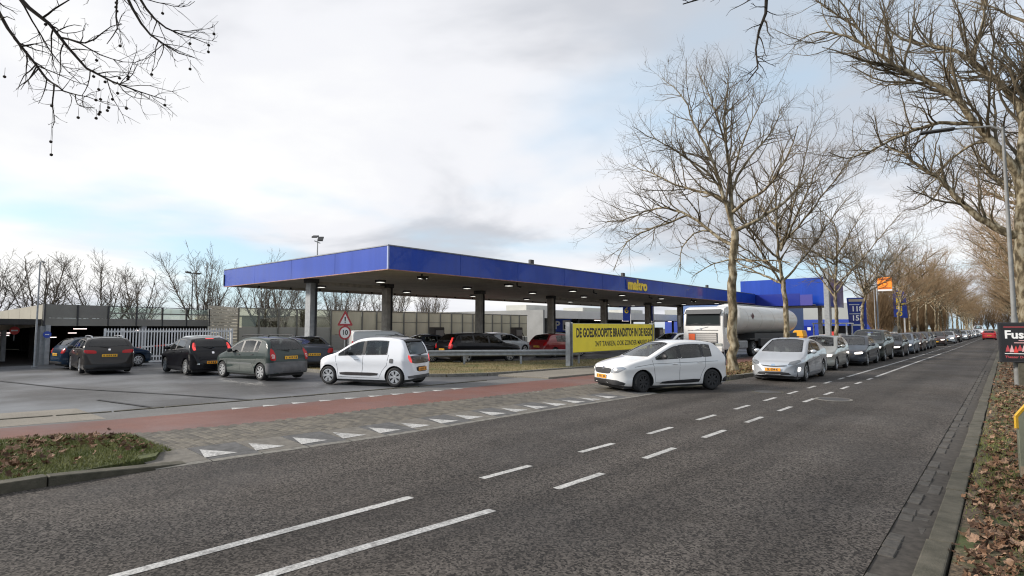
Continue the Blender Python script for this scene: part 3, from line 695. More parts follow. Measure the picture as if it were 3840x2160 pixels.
def bark():
    m = bpy.data.materials.new('plane_bark'); m.use_nodes = True; nt = m.node_tree; p = nt.nodes['Principled BSDF']; p.inputs['Roughness'].default_value = 0.9; p.inputs['Specular IOR Level'].default_value = 0.2
    g = nt.nodes.new('ShaderNodeTexCoord').outputs['Object']; L = nt.links.new
    mp = nt.nodes.new('ShaderNodeMapping'); mp.inputs['Scale'].default_value = (1, 1, 0.45); L(g, mp.inputs[0])
    n = nt.nodes.new('ShaderNodeTexNoise'); n.inputs['Scale'].default_value = 6.5; n.inputs['Detail'].default_value = 5; L(mp.outputs[0], n.inputs[0])
    r = nt.nodes.new('ShaderNodeValToRGB'); e = r.color_ramp.elements; e.new(0.5); e.new(0.6)
    for i, (q, c) in enumerate([(0.36, (.075, .060, .038)), (0.47, (.15, .118, .074)), (0.53, (.245, .20, .13)), (0.64, (.34, .30, .22))]): e[i].position = q; e[i].color = (*c, 1)
    L(n.outputs[0], r.inputs[0]); L(r.outputs[0], p.inputs['Base Color'])
    b = nt.nodes.new('ShaderNodeBump'); b.inputs['Strength'].default_value = 0.5; b.inputs['Distance'].default_value = 0.03; L(n.outputs[0], b.inputs['Height']); L(b.outputs[0], p.inputs['Normal'])
    return m
BARK = bark()
TWIG = mat('twig_bark', (.14, .112, .076), .9, var=.35, vs=1.2, spec=.2); TWIGB = 0
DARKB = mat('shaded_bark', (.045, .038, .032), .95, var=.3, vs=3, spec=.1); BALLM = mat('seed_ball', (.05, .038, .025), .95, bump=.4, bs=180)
def tree_from_limbs(name, limbs, seed, label, group, dens=(2.2, 3.0, 5.0), rat=(0.42, 0.45, 0.5), rt=0.006, mtr=None, mtw=None, ntrunk=1, ups=(0.35, 0.2, 0.1), balls=0, maxlen=(2.6, 1.2, .6)):
    rng = np.random.default_rng(seed); mtr = mtr or BARK; mtw = mtw or TWIG
    root = empty(name, limbs[0][0][0][:2]+(0,), 0, label, 'tree', group); o = np.array([*limbs[0][0][0][:2], 0.0])
    tr = []; lm = []
    for i, (pts, r0, r1) in enumerate(limbs):
        q = chaikin([tuple(p) for p in pts], 2); P, ln = resample(np.array(q)-o, max(8, int(0.5+ln0(q)/0.35)))
        P[1:-1] += rng.normal(size=P[1:-1].shape)*min(0.03, r0*.3)
        (tr if i < ntrunk else lm).append((P, r0, r1, ln))
    g = [pack([b], len(b[0]), 14) for b in tr]
    for P, Rr, k in g:
        Rr[:, 0] *= 1.35; Rr[:, 1] *= 1.1
        Rr *= 1+0.05*np.sin(np.linspace(0, 23, Rr.shape[1]))[None]
    obj('trunk', tubes(g, 'trunk'), mtr, root)
    g = [pack([b], len(b[0]), 8) for b in lm]; obj('limbs', tubes(g, 'limbs'), mtr, root)
    b2 = spawn(rng, lm, dens[0], rat[0], (35, 70), 7, rt*1.6, ups[0], 0.12, maxlen[0]); b3 = spawn(rng, b2+lm, dens[1], rat[1], (30, 65), 5, rt*1.1, ups[1], 0.15, maxlen[1])
    b4 = spawn(rng, b3, dens[2], rat[2], (25, 60), 4, rt*0.8, ups[2], 0.1, maxlen[2])
    obj('crown', tubes([pack(b2, 7, 5), pack(b3, 5, 4), pack(b4, 4, 3)], 'crown'), mtw, root)
    if balls:
        A = MB()
        for i in rng.choice(len(b4), balls):
            p = b4[i][0][-1]; A.add(*ico(p+np.array([0, 0, -.07]), 0.022)); A.tube([p, p+np.array([0, 0, -.06])], 0.003, 3, False)
        tag(A.build('seed_balls', BALLM, root, fix=False), kind='stuff')
    return root
def ln0(q): return sum(math.dist(a, b) for a, b in zip(q, q[1:]))
_ico = {}
def ico(c, r):
    if not _ico:
        bm = bmesh.new(); bmesh.ops.create_icosphere(bm, subdivisions=1, radius=1.0); _ico['v'] = [tuple(v.co) for v in bm.verts]; _ico['f'] = [tuple(v.index for v in f.verts) for f in bm.faces]; bm.free()
    return [(c[0]+v[0]*r, c[1]+v[1]*r, c[2]+v[2]*r) for v in _ico['v']], _ico['f']
def avenue_limbs(seed, fork=4.6, h=12.0, spread=4.5, n=9, r=.19, lean=(0, 0)):
    """a roadside plane tree: clear stem, forks, limbs rising and arching out"""
    rng = np.random.default_rng(seed); lx, ly = lean; T = [([(0, 0, -.05), (lx*.3, ly*.3, fork*.35), (lx*.2+rng.normal()*.08, ly*.2, fork*.7), (lx, ly, fork)], r, r*.72)]
    T.append(([(lx, ly, fork), (lx+rng.normal()*.3, ly+rng.normal()*.3, fork+(h-fork)*.35), (lx+rng.normal()*.5, ly+rng.normal()*.5, fork+(h-fork)*.7), (lx+rng.normal()*.6, ly+rng.normal()*.6, h)], r*.6, .012))
    for i in range(n):
        a = 2*math.pi*(i+rng.random()*.6)/n*1.62; z0 = fork-.5+rng.random()*(h-fork)*.45; k = rng.uniform(.65, 1.05); rise = rng.uniform(.25, .95)*(h-z0)
        d = np.array([math.cos(a), math.sin(a)])*spread*k; x0, y0 = lx*min(1, z0/fork), ly*min(1, z0/fork)
        T.append(([(x0, y0, z0), (x0+d[0]*.25, y0+d[1]*.25, z0+rise*.22), (x0+d[0]*.6, y0+d[1]*.6, z0+rise*.6), (x0+d[0]*.85, y0+d[1]*.85, z0+rise*.9), (x0+d[0], y0+d[1], z0+rise)], r*.42*rng.uniform(.8, 1.1), .012))
    return T

# ------------------------------------------------------------------ ground, road, paths
rnd = random.Random(7)
XL = [(-60, -9.1), (1, -8.62), (3, -8.5), (6.4, -8.08), (10, -7.95), (14, -7.62), (22, -7.42), (45, -7.15), (75, -7.0), (400, -6.95)]      # left edge of the carriageway
XCF = [(-30, -13.6), (1.7, -12.28), (3.3, -11.66), (5.5, -11.13), (8.7, -10.95), (12, -10.55), (16.3, -10.43), (24, -10.35), (400, -10.2)]   # cycle path, road side
XCB = [(-30, -16.0), (2, -14.2), (3.9, -13.75), (6, -13.55), (12.3, -12.82), (20, -12.45), (400, -12.25)]                                   # cycle path, far side
xl = lambda y: interp(XL, y); xcf = lambda y: interp(XCF, y); xcb = lambda y: interp(XCB, y)
def ysamples(a, b, st=1.0): n = max(1, int((b-a)/st)); return [a+(b-a)*i/n for i in range(n+1)]
def strip(name, fa, fb, ys, z, m, kind='structure', label=None):
    A = MB(); P = []
    for y in ys: P += [(fa(y), y, z), (fb(y), y, z)]
    A.add(P, [(2*i, 2*i+1, 2*i+3, 2*i+2) for i in range(len(ys)-1)]); o = A.build(name, m); return tag(o, label, kind=kind)
def slab(name, poly, z0, z1, m, kind='structure', bevel=0.0):
    return tag(MB().prism(poly, lambda a, b, d: (a, b, d), z0, z1).build(name, m, bevel=bevel), kind=kind)
ASPH = ground_mat('road_asphalt', ((.012, .0105, .0095), (.118, .104, .092)), (.76, 1.25), (.62, .86), 58, .3, .10, agg=True, tint=(.054, .046, .040), tscale=.22, tpos=(.5, 1.1), streak=(.72, 1.22), spec=.2)
LOT = ground_mat('forecourt_asphalt', ((.040, .039, .039), (.105, .102, .10)), (.72, 1.3), (.34, .68), 45, .28, .12, tint=(.125, .128, .135), tscale=.14, tpos=(.44, .6), spec=.3)
REDM = ground_mat('red_asphalt', ((.098, .040, .028), (.19, .080, .058)), (.85, 1.15), (.5, .8), 50, .4, .2, tint=(.13, .085, .08), tscale=.3, tpos=(.45,.7))
DIRT = ground_mat('verge_soil', ((.045, .035, .024), (.15, .11, .07)), (.7, 1.3), (.9, .97), 28, .8, .6, tint=(.06, .075, .025), tscale=1.1)
DRYG = ground_mat('dry_grass', ((.11, .085, .04), (.27, .21, .10)), (.7, 1.25), (.9, .97), 22, .6, .6, tint=(.10, .105, .04), tscale=.7)
LAWN = ground_mat('lawn_soil', ((.03, .04, .012), (.09, .10, .035)), (.7, 1.2), (.9, .97), 30, 1.2, .6)
PAVE = ground_mat('pale_paving', ((.14, .125, .10), (.25, .225, .19)), (.8, 1.15), (.75, .9), 45, .5, .25)
GRST = ground_mat('grey_paving', ((.09, .088, .085), (.16, .155, .148)), (.8, 1.2), (.5, .85), 50, .4, .25)
EARTH = ground_mat('far_ground', ((.05, .055, .03), (.11, .10, .06)), (.8, 1.2), (.9, .97), 3, .05, 0)
CONC = mat('kerb_concrete', (.17, .16, .14), .85, var=.3, vs=9, bump=.35, bs=70, pos=True)
CONCD = mat('mossy_concrete', (.045, .042, .028), .9, col2=(.098, .088, .066), vs=5, bump=.4, bs=60, pos=True)
WHITE = ground_mat('road_paint', ((.30, .295, .285), (.56, .55, .53)), (.80, 1.1), (.6, .8), 38, 1.2, .15, tint=(.13, .122, .115), tscale=9.0, tpos=(.52, .74))
tag(MB().bx(-700, 700, -300, 1200, -.6, -.05).build('ground', EARTH), kind='structure')
road = strip('road', xl, lambda y: -.90, ysamples(-40, 420, 1.5), 0.0, ASPH)
lot = slab('forecourt', [(-60, -40), (-12, -40), (-12, 16), (-11.9, 130), (-60, 130)], -.045, -.02, LOT)
path = strip('cycle_path', xcb, xcf, ysamples(-40, 400, 1.5), -.004, REDM)
strip('inner_pavement', lambda y: xcb(y)-1.35, xcb, ysamples(-40, 17, 1.0), -.009, GRST)
strip('pale_pavement', lambda y: xcb(y)-2.6, lambda y: xcb(y)-.25, ysamples(-40, 3.6, 1.0), -.006, PAVE)
# thin kerb line between inner pavement and forecourt
root = tag(empty('edging'), kind='structure')
for i, y in enumerate(ysamples(-6, 15, 1.0)[:-1]):
    o = MB().box((0, 0, 0), (.10, .97, .03)).build('edging_stone', CONCD, root, bevel=.006) if i == 0 else obj('edging_stone', root.children[0].data, CONCD, root)
    o.location = (xcb(y+.5)-1.42, y+.5, -.006); o.rotation_euler = (0, 0, -math.atan2(xcb(y+1)-xcb(y), 1))
# lane markings: pieces of paint on the road
def XA(y): return interp([(-5, -5.3), (1.4, -5.12), (4.2, -5.03), (6, -4.95), (9, -4.84), (14, -4.77), (22, -4.70), (41, -4.5), (75, -4.43), (400, -4.4)], y)
def XB(y): return interp([(-5, -4.9), (2.1, -4.29), (4.4, -4.05), (6.4, -3.99), (12, -3.95), (17, -3.92), (24, -3.86), (43, -3.75), (58, -3.6), (75, -3.5), (400, -3.4)], y)
def mark(f, a, b, w=.11):
    n = max(1, int((b-a)/2)); A = MB(); P = []
    for i in range(n+1):
        y = a+(b-a)*i/n; P += [(f(y)-w/2, y, .004), (f(y)+w/2, y, .004)]
    A.add(P, [(2*i, 2*i+1, 2*i+3, 2*i+2) for i in range(n)]).build('lane_marking', WHITE, road)
mark(XA, -6, 4.15); mark(XB, -6, 4.4)
for i in range(10):
    mark(XA, 5.22+2.03*i, 6.12+2.03*i, .10); mark(XB, 5.45+2.06*i, 6.40+2.06*i, .10)
for a, b in ((25, 41), (41.8, 50)): mark(XA, a, b); mark(XB, a+.7, b+2)
for i in range(40): mark(XA, 51+2*i, 52+2*i); mark(XB, 53+2*i, 54+2*i)
# inclined kerb blocks with the give-way triangles
blocks = tag(empty('crossover_kerb'), kind='structure')
BLK = [mat('block_grey_a', (.135, .123, .105), .85, var=.25, vs=8, bump=.3, bs=60, pos=True), mat('block_grey_b', (.085, .083, .082), .85, var=.3, vs=8, bump=.3, bs=60, pos=True)]
y = 2.75; i = 0
while y < 14.6:
    x0, x1 = xl(y), xl(y+.69); A = MB(); g = .006
    A.add([(x0-.13, y+g, .012), (x0-.95, y+g, .055), (x1-.95, y+.69-g, .055), (x1-.13, y+.69-g, .012), (x0-.13, y+g, -.1), (x0-.95, y+g, -.1), (x1-.95, y+.69-g, -.1), (x1-.13, y+.69-g, -.1)],
          [(0, 3, 2, 1), (0, 1, 5, 4), (1, 2, 6, 5), (2, 3, 7, 6), (3, 0, 4, 7)]).build('inclined_block', BLK[i % 2], blocks)
    x = (x0+x1)/2
    if y > 3.2 and y < 13.4:
        zz = lambda dx: .012+(.055-.012)*(dx-.13)/.82+.004
        ya = y-.02; MB().add([(x-.27, ya, zz(.27)), (x-.27, ya+.46, zz(.27)), (x-.78, ya+.12, zz(.78))], [(0, 1, 2)]).build('give_way_triangle', WHITE, blocks)
    A = MB(); A.add([(x0, y+g, .003), (x0-.12, y+g, .012), (x1-.12, y+.69-g, .012), (x1, y+.69-g, .003), (x0, y+g, -.1), (x1, y+.69-g, -.1)], [(0, 3, 2, 1), (0, 4, 5, 3)]).build('flush_kerb', CONC, blocks)
    y += .69; i += 1
for i in range(10):
    y = 5.85+.695*i; x = xcb(y)+.12; MB().add([(x, y, .001), (x, y+.42, .001), (x-.30, y+.12, .001)], [(0, 1, 2)]).build('give_way_triangle', WHITE, path)
for i in range(6):
    y = 12.95+.68*i; x = xcf(y)+.12; MB().add([(x, y, .022), (x, y+.42, .022), (x+.36, y+.25, .022)], [(0, 1, 2)]).build('give_way_triangle', WHITE, blocks)
# brick apron between the blocks and the cycle path
def brick_mat():
    m = bpy.data.materials.new('paving_brick'); m.use_nodes = True; nt = m.node_tree; p = nt.nodes['Principled BSDF']; L = nt.links.new
    p.inputs['Roughness'].default_value = .72; p.inputs['Specular IOR Level'].default_value = .35
    a = nt.nodes.new('ShaderNodeNewGeometry'); b = nt.nodes.new('ShaderNodeObjectInfo'); s = nt.nodes.new('ShaderNodeMath'); s.operation = 'ADD'; L(a.outputs['Random Per Island'], s.inputs[0]); L(b.outputs['Random'], s.inputs[1])
    f = nt.nodes.new('ShaderNodeMath'); f.operation = 'FRACT'; L(s.outputs[0], f.inputs[0])
    r = nt.nodes.new('ShaderNodeValToRGB'); e = r.color_ramp.elements; e.new(.5); e[0].color = (.078, .070, .058, 1); e[1].color = (.115, .102, .082, 1); e[2].color = (.15, .132, .104, 1); L(f.outputs[0], r.inputs[0])
    n = nt.nodes.new('ShaderNodeTexNoise'); n.inputs['Scale'].default_value = .55; n.inputs['Detail'].default_value = 4; L(a.outputs['Position'], n.inputs[0])
    r2 = nt.nodes.new('ShaderNodeValToRGB'); r2.color_ramp.elements[0].position = .42; r2.color_ramp.elements[1].position = .6; r2.color_ramp.elements[0].color = (1, 1, 1, 1); r2.color_ramp.elements[1].color = (.84, .85, .87, 1); L(n.outputs[0], r2.inputs[0])
    x = nt.nodes.new('ShaderNodeMix'); x.data_type = 'RGBA'; x.blend_type = 'MULTIPLY'; x.inputs[0].default_value = 1; L(r.outputs[0], x.inputs[6]); L(r2.outputs[0], x.inputs[7]); L(x.outputs[2], p.inputs['Base Color'])
    n2 = nt.nodes.new('ShaderNodeTexNoise'); n2.inputs['Scale'].default_value = 60; L(a.outputs['Position'], n2.inputs[0]); bp = nt.nodes.new('ShaderNodeBump'); bp.inputs['Strength'].default_value = .3; bp.inputs['Distance'].default_value = .01; L(n2.outputs[0], bp.inputs['Height']); L(bp.outputs[0], p.inputs['Normal'])
    return m
BRICK = brick_mat()
apron = strip('brick_apron', xcf, lambda y: xl(y)-.96, ysamples(2.6, 18.4, .5), .002, mat('joint_sand', (.05, .047, .04), .95, var=.3, vs=20, pos=True))
unit = MB().box((0, 0, 0), (.205, .098, .05)).mesh('brick', bevel=.004); spots = []
yy = 2.7; row = 0
while yy < 18.3:
    x = xl(yy)-1.07-(.105 if row % 2 else 0)
    while x > xcf(yy)+.1:
        spots.append((x, yy, .002+rnd.uniform(-.002, .002), rnd.gauss(0, .012))); x -= .21
    yy += .105; row += 1
spots.sort(key=lambda s: (s[0]**2+s[1]**2))
for s in spots[:300]:
    o = obj('brick', unit, BRICK, apron); o.location = s[:3]; o.rotation_euler = (0, 0, s[3])
A = MB()
for s in spots[300:]: A.box(s[:3], (.205, .098, .05), s[3])
tag(A.build('bricks', BRICK, apron, fix=False), kind='stuff')
# right-hand kerb and brick gutter
kerb = tag(empty('kerb_right'), kind='structure')
kst = MB().box((0, 0, 0), (.2, .985, .26)).mesh('kerb_stone', bevel=.014, seg=2)
for i in range(110):
    y = 1.5+i; o = obj('kerb_stone', kst, CONCD, kerb); o.scale = (.86, 1, 1); o.location = (-.5+rnd.uniform(-.008, .008), y, -.035+rnd.uniform(-.007, .005)); o.rotation_euler = (0, 0, rnd.gauss(0, .004))
gut = strip('gutter', lambda y: -.90, lambda y: -.60, ysamples(-5, 300, 3), -.012, mat('gutter_dirt', (.048, .042, .036), .95, var=.4, vs=12, pos=True))
gst = MB().box((0, 0, 0), (.12, .22, .05)).mesh('gutter_brick', bevel=.008); GB = mat('gutter_stone', (.065, .059, .052), .85, var=.35, vs=14, bump=.3, bs=60, pos=True)
for i in range(130):
    y = 2.5+i*.232
    for j in range(2):
        if rnd.random() < (.3 if j == 0 else .85): continue
        o = obj('gutter_brick', gst, GB, gut); o.location = (-.835+j*.125, y+j*.11, -.026+rnd.uniform(-.006, .008)-.006*j); o.rotation_euler = (rnd.gauss(0, .02), rnd.gauss(0, .03), rnd.gauss(0, .03))
tag(MB().bx(-.40, 40, -20, 400, -.3, .075).build('verge_right', DIRT), kind='structure')
# left verge with the plane trees, its kerb stones
VX = lambda y: interp([(18.3, -9.3), (19.5, -8.45), (20.6, -7.98), (22.6, -7.58), (24, -7.45), (400, -7.0)], y)
ys = [18.3, 18.8, 19.5, 20, 20.6, 21.5, 22.6]+ysamples(24, 400, 4)
tag(MB().prism([(VX(y)-.16, y) for y in ys]+[(xcf(y)+.08, y) for y in ys[::-1]], lambda a, b, d: (a, b, d), -.1, .085).build('verge_left', DRYG), kind='structure')
kl = tag(empty('kerb_left'), kind='structure')
for i in range(75):
    y = 18.4+i*.99; x = (VX(y)+VX(y+.9))/2; o = obj('kerb_stone', kst, CONC, kl); o.scale = (.8, 1, 1); o.location = (x-.08, y+.45, -.025); o.rotation_euler = (0, 0, -math.atan2(VX(y+.9)-VX(y), .9))
# planted island in front of the cycle path, lower left
tag(MB().prism([(-8.82, -20), (-8.78, 2.0), (-9.0, 2.9), (-9.5, 3.15), (-10.8, 3.25), (-11.35, 3.1), (-11.75, 2.4), (-12.15, 1.7), (-13.2, -20)], lambda a, b, d: (a, b, d), -.1, .085).build('island_near', LAWN), kind='structure')
ik = tag(empty('kerb_island'), kind='structure')
for i in range(9):
    y = 1.15-i*1.0; o = obj('kerb_stone', kst, CONCD, ik); o.location = (xl(y)-.08, y, -.012)
A = MB(); x0, x1 = xl(1.65), xl(3.0)
A.add([(x0, 1.66, -.1), (x0-.17, 1.66, -.1), (x0-.17, 1.66, .118), (x0, 1.66, .115), (x1-.05, 3.15, -.1), (x1-.25, 3.15, -.1), (x1-.25, 3.15, .02), (x1-.05, 3.15, .012)], [(0, 1, 2, 3), (4, 7, 6, 5), (0, 3, 7, 4), (3, 2, 6, 7), (2, 1, 5, 6)]).build('ramped_kerb_stone', CONCD, ik, bevel=.01)
MB().tube([(xl(.75)-.09, .78, .125), (xl(.75)+.012, .79, .11), (xl(.75)+.022, .77, .04), (xl(.75)+.02, .79, .005)], [.02, .012, .007, .012], 6).build('paint_drip', WHITE, ik)
# island beside the station: kerb, dry grass, paved strip
ISL = [(-24.7, 13.2), (-20.5, 13.0), (-17.4, 14.2), (-16.3, 15.1), (-15.5, 16.5), (-15.15, 18.2), (-14.9, 20.6), (-14.5, 24), (-14.2, 32), (-16.4, 32.6), (-18.6, 26.5), (-21.0, 22.0), (-23.2, 18.6), (-24.9, 15.5)]
slab('island_station', ISL, -.1, .085, DRYG)
isk = tag(empty('kerb_station'), kind='structure'); pts = densify(ISL[:9], 1.0, False)
for a, b in zip(pts, pts[1:]):
    l = math.dist(a, b); o = obj('kerb_stone', kst, CONC, isk); o.scale = (.6, l/1.0, 1); o.location = ((a[0]+b[0])/2, (a[1]+b[1])/2, -.025); o.rotation_euler = (0, 0, math.atan2(b[1]-a[1], b[0]-a[0])-math.pi/2)
slab('station_pavement', [(-15.0, 16.6), (-12.78, 16.9), (-12.5, 20), (-12.45, 33), (-13.9, 33), (-14.3, 24), (-14.75, 20.6), (-14.98, 18.2)], -.09, .05, PAVE, bevel=.01)
strip('path_edge', lambda y: xcb(y)-.12, xcb, ysamples(20, 130, 2), .03, CONC)
# dark tar joints across the forecourt
TAR = mat('tar_joint', (.012, .012, .013), .6, var=.3, vs=6)
for ln in [[(-26.88, 3.67), (-22.07, 4.61), (-17.92, 6.09), (-14.96, 6.97), (-14.56, 8.57)], [(-17.96, 4.39), (-15.27, 4.84), (-15.07, 5.77), (-14.96, 6.97)]]:
    q = densify(ln, .4, False); P = []
    for i, p in enumerate(q):
        a, b = q[max(0, i-1)], q[min(len(q)-1, i+1)]; l = math.dist(a, b); w = .035+.025*rnd.random(); nx, ny = -(b[1]-a[1])/l*w, (b[0]-a[0])/l*w; P += [(p[0]+nx, p[1]+ny, -.004), (p[0]-nx, p[1]-ny, -.004)]
    MB().add(P, [(2*i, 2*i+1, 2*i+3, 2*i+2) for i in range(len(q)-1)]).build('tar_joint', TAR, lot)
# manhole covers
IRON = mat('worn_iron', (.07, .065, .062), .5, metal=.5, var=.4, vs=30)
for (x, y, lab, m2) in ((-5.35, 17.6, 'round manhole cover set into the asphalt in front of the silver hybrid', CONCD), (-3.5, 16.9, 'round manhole cover beyond the dashed lines in the right-hand lane', CONC)):
    e = empty('manhole_cover', (x, y, 0), 0, lab, 'manhole cover'); MB().lathe([(.44, .0), (.44, .006), (.37, .006)], 28, cap=False).build('ring', m2, e); MB().lathe([(.36, .0), (.36, .005), (.0001, .005)], 28, cap=False).build('lid', IRON, e)

# ------------------------------------------------------------------ grass and fallen leaves
def blades(name, n, area, h, m, seed, zf=0.1, parent=None):
    rng = np.random.default_rng(seed); P = np.array([area(rng) for _ in range(n)]); a = rng.uniform(0, 6.28, n); hh = h*rng.uniform(.4, 1.2, n); w = rng.uniform(.003, .006, n); l = rng.normal(0, .45, (n, 2))*hh[:, None]
    b = np.stack([P[:, 0], P[:, 1], np.full(n, zf)], 1); dx = np.stack([np.cos(a)*w, np.sin(a)*w, np.zeros(n)], 1); tip = b+np.stack([l[:, 0], l[:, 1], hh], 1)
    V = np.stack([b-dx, b+dx, tip], 1).reshape(-1, 3); me = bpy.data.meshes.new(name); me.from_pydata(V.tolist(), [], np.arange(3*n).reshape(-1, 3).tolist()); o = obj(name, me, m, parent); return o
GR = mat('grass_blade', (.075, .10, .022), .8, col2=(.19, .19, .07), vs=2.5, pos=True, spec=.2); GRD = mat('dry_blade', (.20, .16, .07), .9, col2=(.10, .10, .035), vs=1.5, pos=True, spec=.2)
def isl_area(r):
    while True:
        x, y = r.uniform(-12.3, -8.82), r.uniform(-2.5, 3.2)
        if x > xcf(y)+.12 and not (y > 2.7 and (x > -9.2 or x < -11.3)): return x, y
tag(blades('island_grass', 46000, isl_area, .055, GR, 1, .08), 'short green grass on the planted island beside the red path', 'grass', kind='stuff')
def st_area(r):
    while True:
        p = (r.uniform(-24.8, -14.3), r.uniform(13, 32))
        if inside(p, ISL): return p
tag(blades('station_grass', 14000, st_area, .10, GRD, 2, .08), 'dry yellowish grass on the island behind the crash barrier', 'grass', kind='stuff')
tag(blades('verge_grass', 16000, lambda r: (r.uniform(-10.2, -7.7), 19.5+r.random()**1.6*60), .12, GRD, 3, .08), 'dry grass along the verge under the plane trees', 'grass', kind='stuff')
def moss_area(r):
    c = [(-.15, 8.9, .14, .9), (-.2, 11.5, .12, 1.2), (-.1, 17.5, .16, 2.5), (.2, 6.4, .12, .4), (.5, 15, .2, 2)][r.integers(5)]; return max(-.38, r.normal(c[0], c[2])), r.normal(c[1], c[3])
tag(blades('verge_moss', 9000, moss_area, .05, GR, 4, .07), 'green tufts of grass along the right-hand kerb', 'grass', kind='stuff')
LEAFM = []
for i, c in enumerate(((.12, .062, .034), (.19, .11, .065), (.075, .042, .027), (.26, .165, .11))): LEAFM.append(mat('dead_leaf_%d' % i, c, .8, var=.35, vs=25, spec=.25))
def leaf_shape(r):
    P = []; n = 15
    for i in range(n):
        a = 2*math.pi*i/n; k = (1.0 if i % 3 == 0 else .66)*r.uniform(.6, 1.2); x, y = math.cos(a)*k, math.sin(a)*k*.9; P.append((x, y, .45*(x*x)*r.uniform(.2, 1.6)+.5*abs(y)*r.uniform(-.2, 1)))
    return [(0, 0, .02)]+P, [(0, 1+i, 1+(i+1) % n) for i in range(n)]
lr = random.Random(11); leaf_meshes = []
for i in range(8):
    v, f = leaf_shape(lr); me = bpy.data.meshes.new('leaf'); me.from_pydata(v, [], f); me.materials.append(LEAFM[i % 4]); leaf_meshes.append((me, v, f))
def leaves(parent, n_single, n_all, area, zf, seed, size=(.05, .085), name='leaf_litter'):
    r = random.Random(seed); L = [area(r) for _ in range(n_all)]; L.sort(key=lambda p: p[0]**2+p[1]**2); A = [MB() for _ in range(4)]
    for i, (x, y) in enumerate(L):
        s = r.uniform(*size); q = (r.gauss(0, .45), r.gauss(0, .45), r.uniform(0, 6.28)); z = zf+r.uniform(0, .03); k = r.randrange(8)
        if i < n_single:
            o = obj('leaf', leaf_meshes[k][0], LEAFM[k % 4], parent); o.location = (x, y, z); o.rotation_euler = q; o.scale = (s, s, s)
        else:
            M = Matrix.Translation((x, y, z)) @ Matrix.Rotation(q[2], 4, 'Z') @ Matrix.Rotation(q[0], 4, 'X') @ Matrix.Rotation(q[1], 4, 'Y') @ Matrix.Scale(s, 4)
            A[k % 4].add([M @ Vector(v) for v in leaf_meshes[k][1]], leaf_meshes[k][2])
    vs_ = []; me = bpy.data.meshes.new(name); V = []; F = []; mi = []
    for k in range(4):
        n = len(V); V += A[k].v; F += [tuple(n+i for i in f) for f in A[k].f]; mi += [k]*len(A[k].f); me.materials.append(LEAFM[k])
    me.from_pydata(V, [], F); me.polygons.foreach_set('material_index', mi); o = bpy.data.objects.new(name, me); link(o, parent); tag(o, kind='stuff')
vr = bpy.data.objects['verge_right']; isl = bpy.data.objects['island_near']
def right_area(r):
    while True:
        y = 3.0+r.random()**1.9*40; x = r.uniform(-.42, .9+y*.06)
        if r.random() < (.25 if x < -.3 else 1): return x, y
leaves(vr, 300, 9000, right_area, .08, 21, (.032, .062))
def left_leaf(r):
    c = [(-9.9, 1.5, .5, .35), (-10.6, 2.0, .5, .3), (-11.2, 2.6, .4, .25), (-10.2, 2.9, .5, .15), (-9.6, .9, .6, .4), (-11.4, 1.9, .4, .3)][r.randrange(6)]
    while True:
        x, y = r.gauss(c[0], c[2]), r.gauss(c[1], c[3])
        if -12.1 < x < -8.85 and y < 3.15 and x > xcf(y)+.05: return x, y
leaves(isl, 200, 330, left_leaf, .10, 22, (.035, .07))
leaves(bpy.data.objects['verge_left'], 0, 2600, lambda r: (r.uniform(-10.3, -7.7), 19+r.random()**1.5*45), .1, 23, (.05, .08))
TW = mat('fallen_twig', (.035, .027, .02), .95)
tw = random.Random(5)
for i in range(26):
    x, y = right_area(tw); a = tw.uniform(0, 6.28); l = tw.uniform(.15, .5)
    MB().tube([(x, y, .1), (x+l*.5*math.cos(a), y+l*.5*math.sin(a), .125), (x+l*math.cos(a+.3), y+l*math.sin(a+.3), .1)], [.006, .005, .002], 4).build('twig', TW, vr, fix=False)

# ------------------------------------------------------------------ petrol station canopy
BLUE = mat('fascia_blue', (.003, .046, .36), .38, coat=.3, var=.10, vs=1.0, spec=.35, stretch=(1.6, 1.6, .12), rvar=.08); BLUED = mat('deep_blue', (.008, .022, .24), .3, coat=.3); BLUEL = mat('sign_blue', (.02, .055, .34), .45)
GALV = mat('galvanised_steel', (.30, .31, .32), .5, metal=.3, var=.18, vs=5); STEELD = mat('dark_steel', (.05, .05, .052), .55, metal=.3); SOFF = mat('soffit_panel', (.52, .47, .40), .7, var=.12, vs=.8)
CONCOL = mat('column_steel', (.40, .37, .33), .65, var=.25, vs=3); YEL = mat('logo_yellow', (.85, .62, .04), .4); WHT = mat('white_enamel', (.74, .74, .73), .4); RUST = mat('flashing_trim', (.32, .16, .11), .6, var=.4, vs=6)
CX0, CX1, CY0, CY1, CZ0, CZ1 = -38.0, -20.9, 15.75, 65.5, 4.5, 5.55
can = empty('station_canopy', (-29.5, 40, 0), 0, 'long blue flat canopy of the petrol station on a single row of columns', 'canopy')
O = Vector((-29.5, 40, 0))
def cbox(name, m, x0, x1, y0, y1, z0, z1, parent=can, bevel=0.0):
    A = MB().bx(x0-O.x, x1-O.x, y0-O.y, y1-O.y, z0, z1); return A.build(name, m, parent, bevel=bevel)
cbox('roof_deck', SOFF, CX0+.05, CX1-.05, CY0+.05, CY1-.05, CZ1-.25, CZ1-.04)
cbox('soffit', SOFF, CX0+1.2, CX1-.04, CY0+.04, CY1-.04, CZ0+.10, CZ0+.16)
n = 11
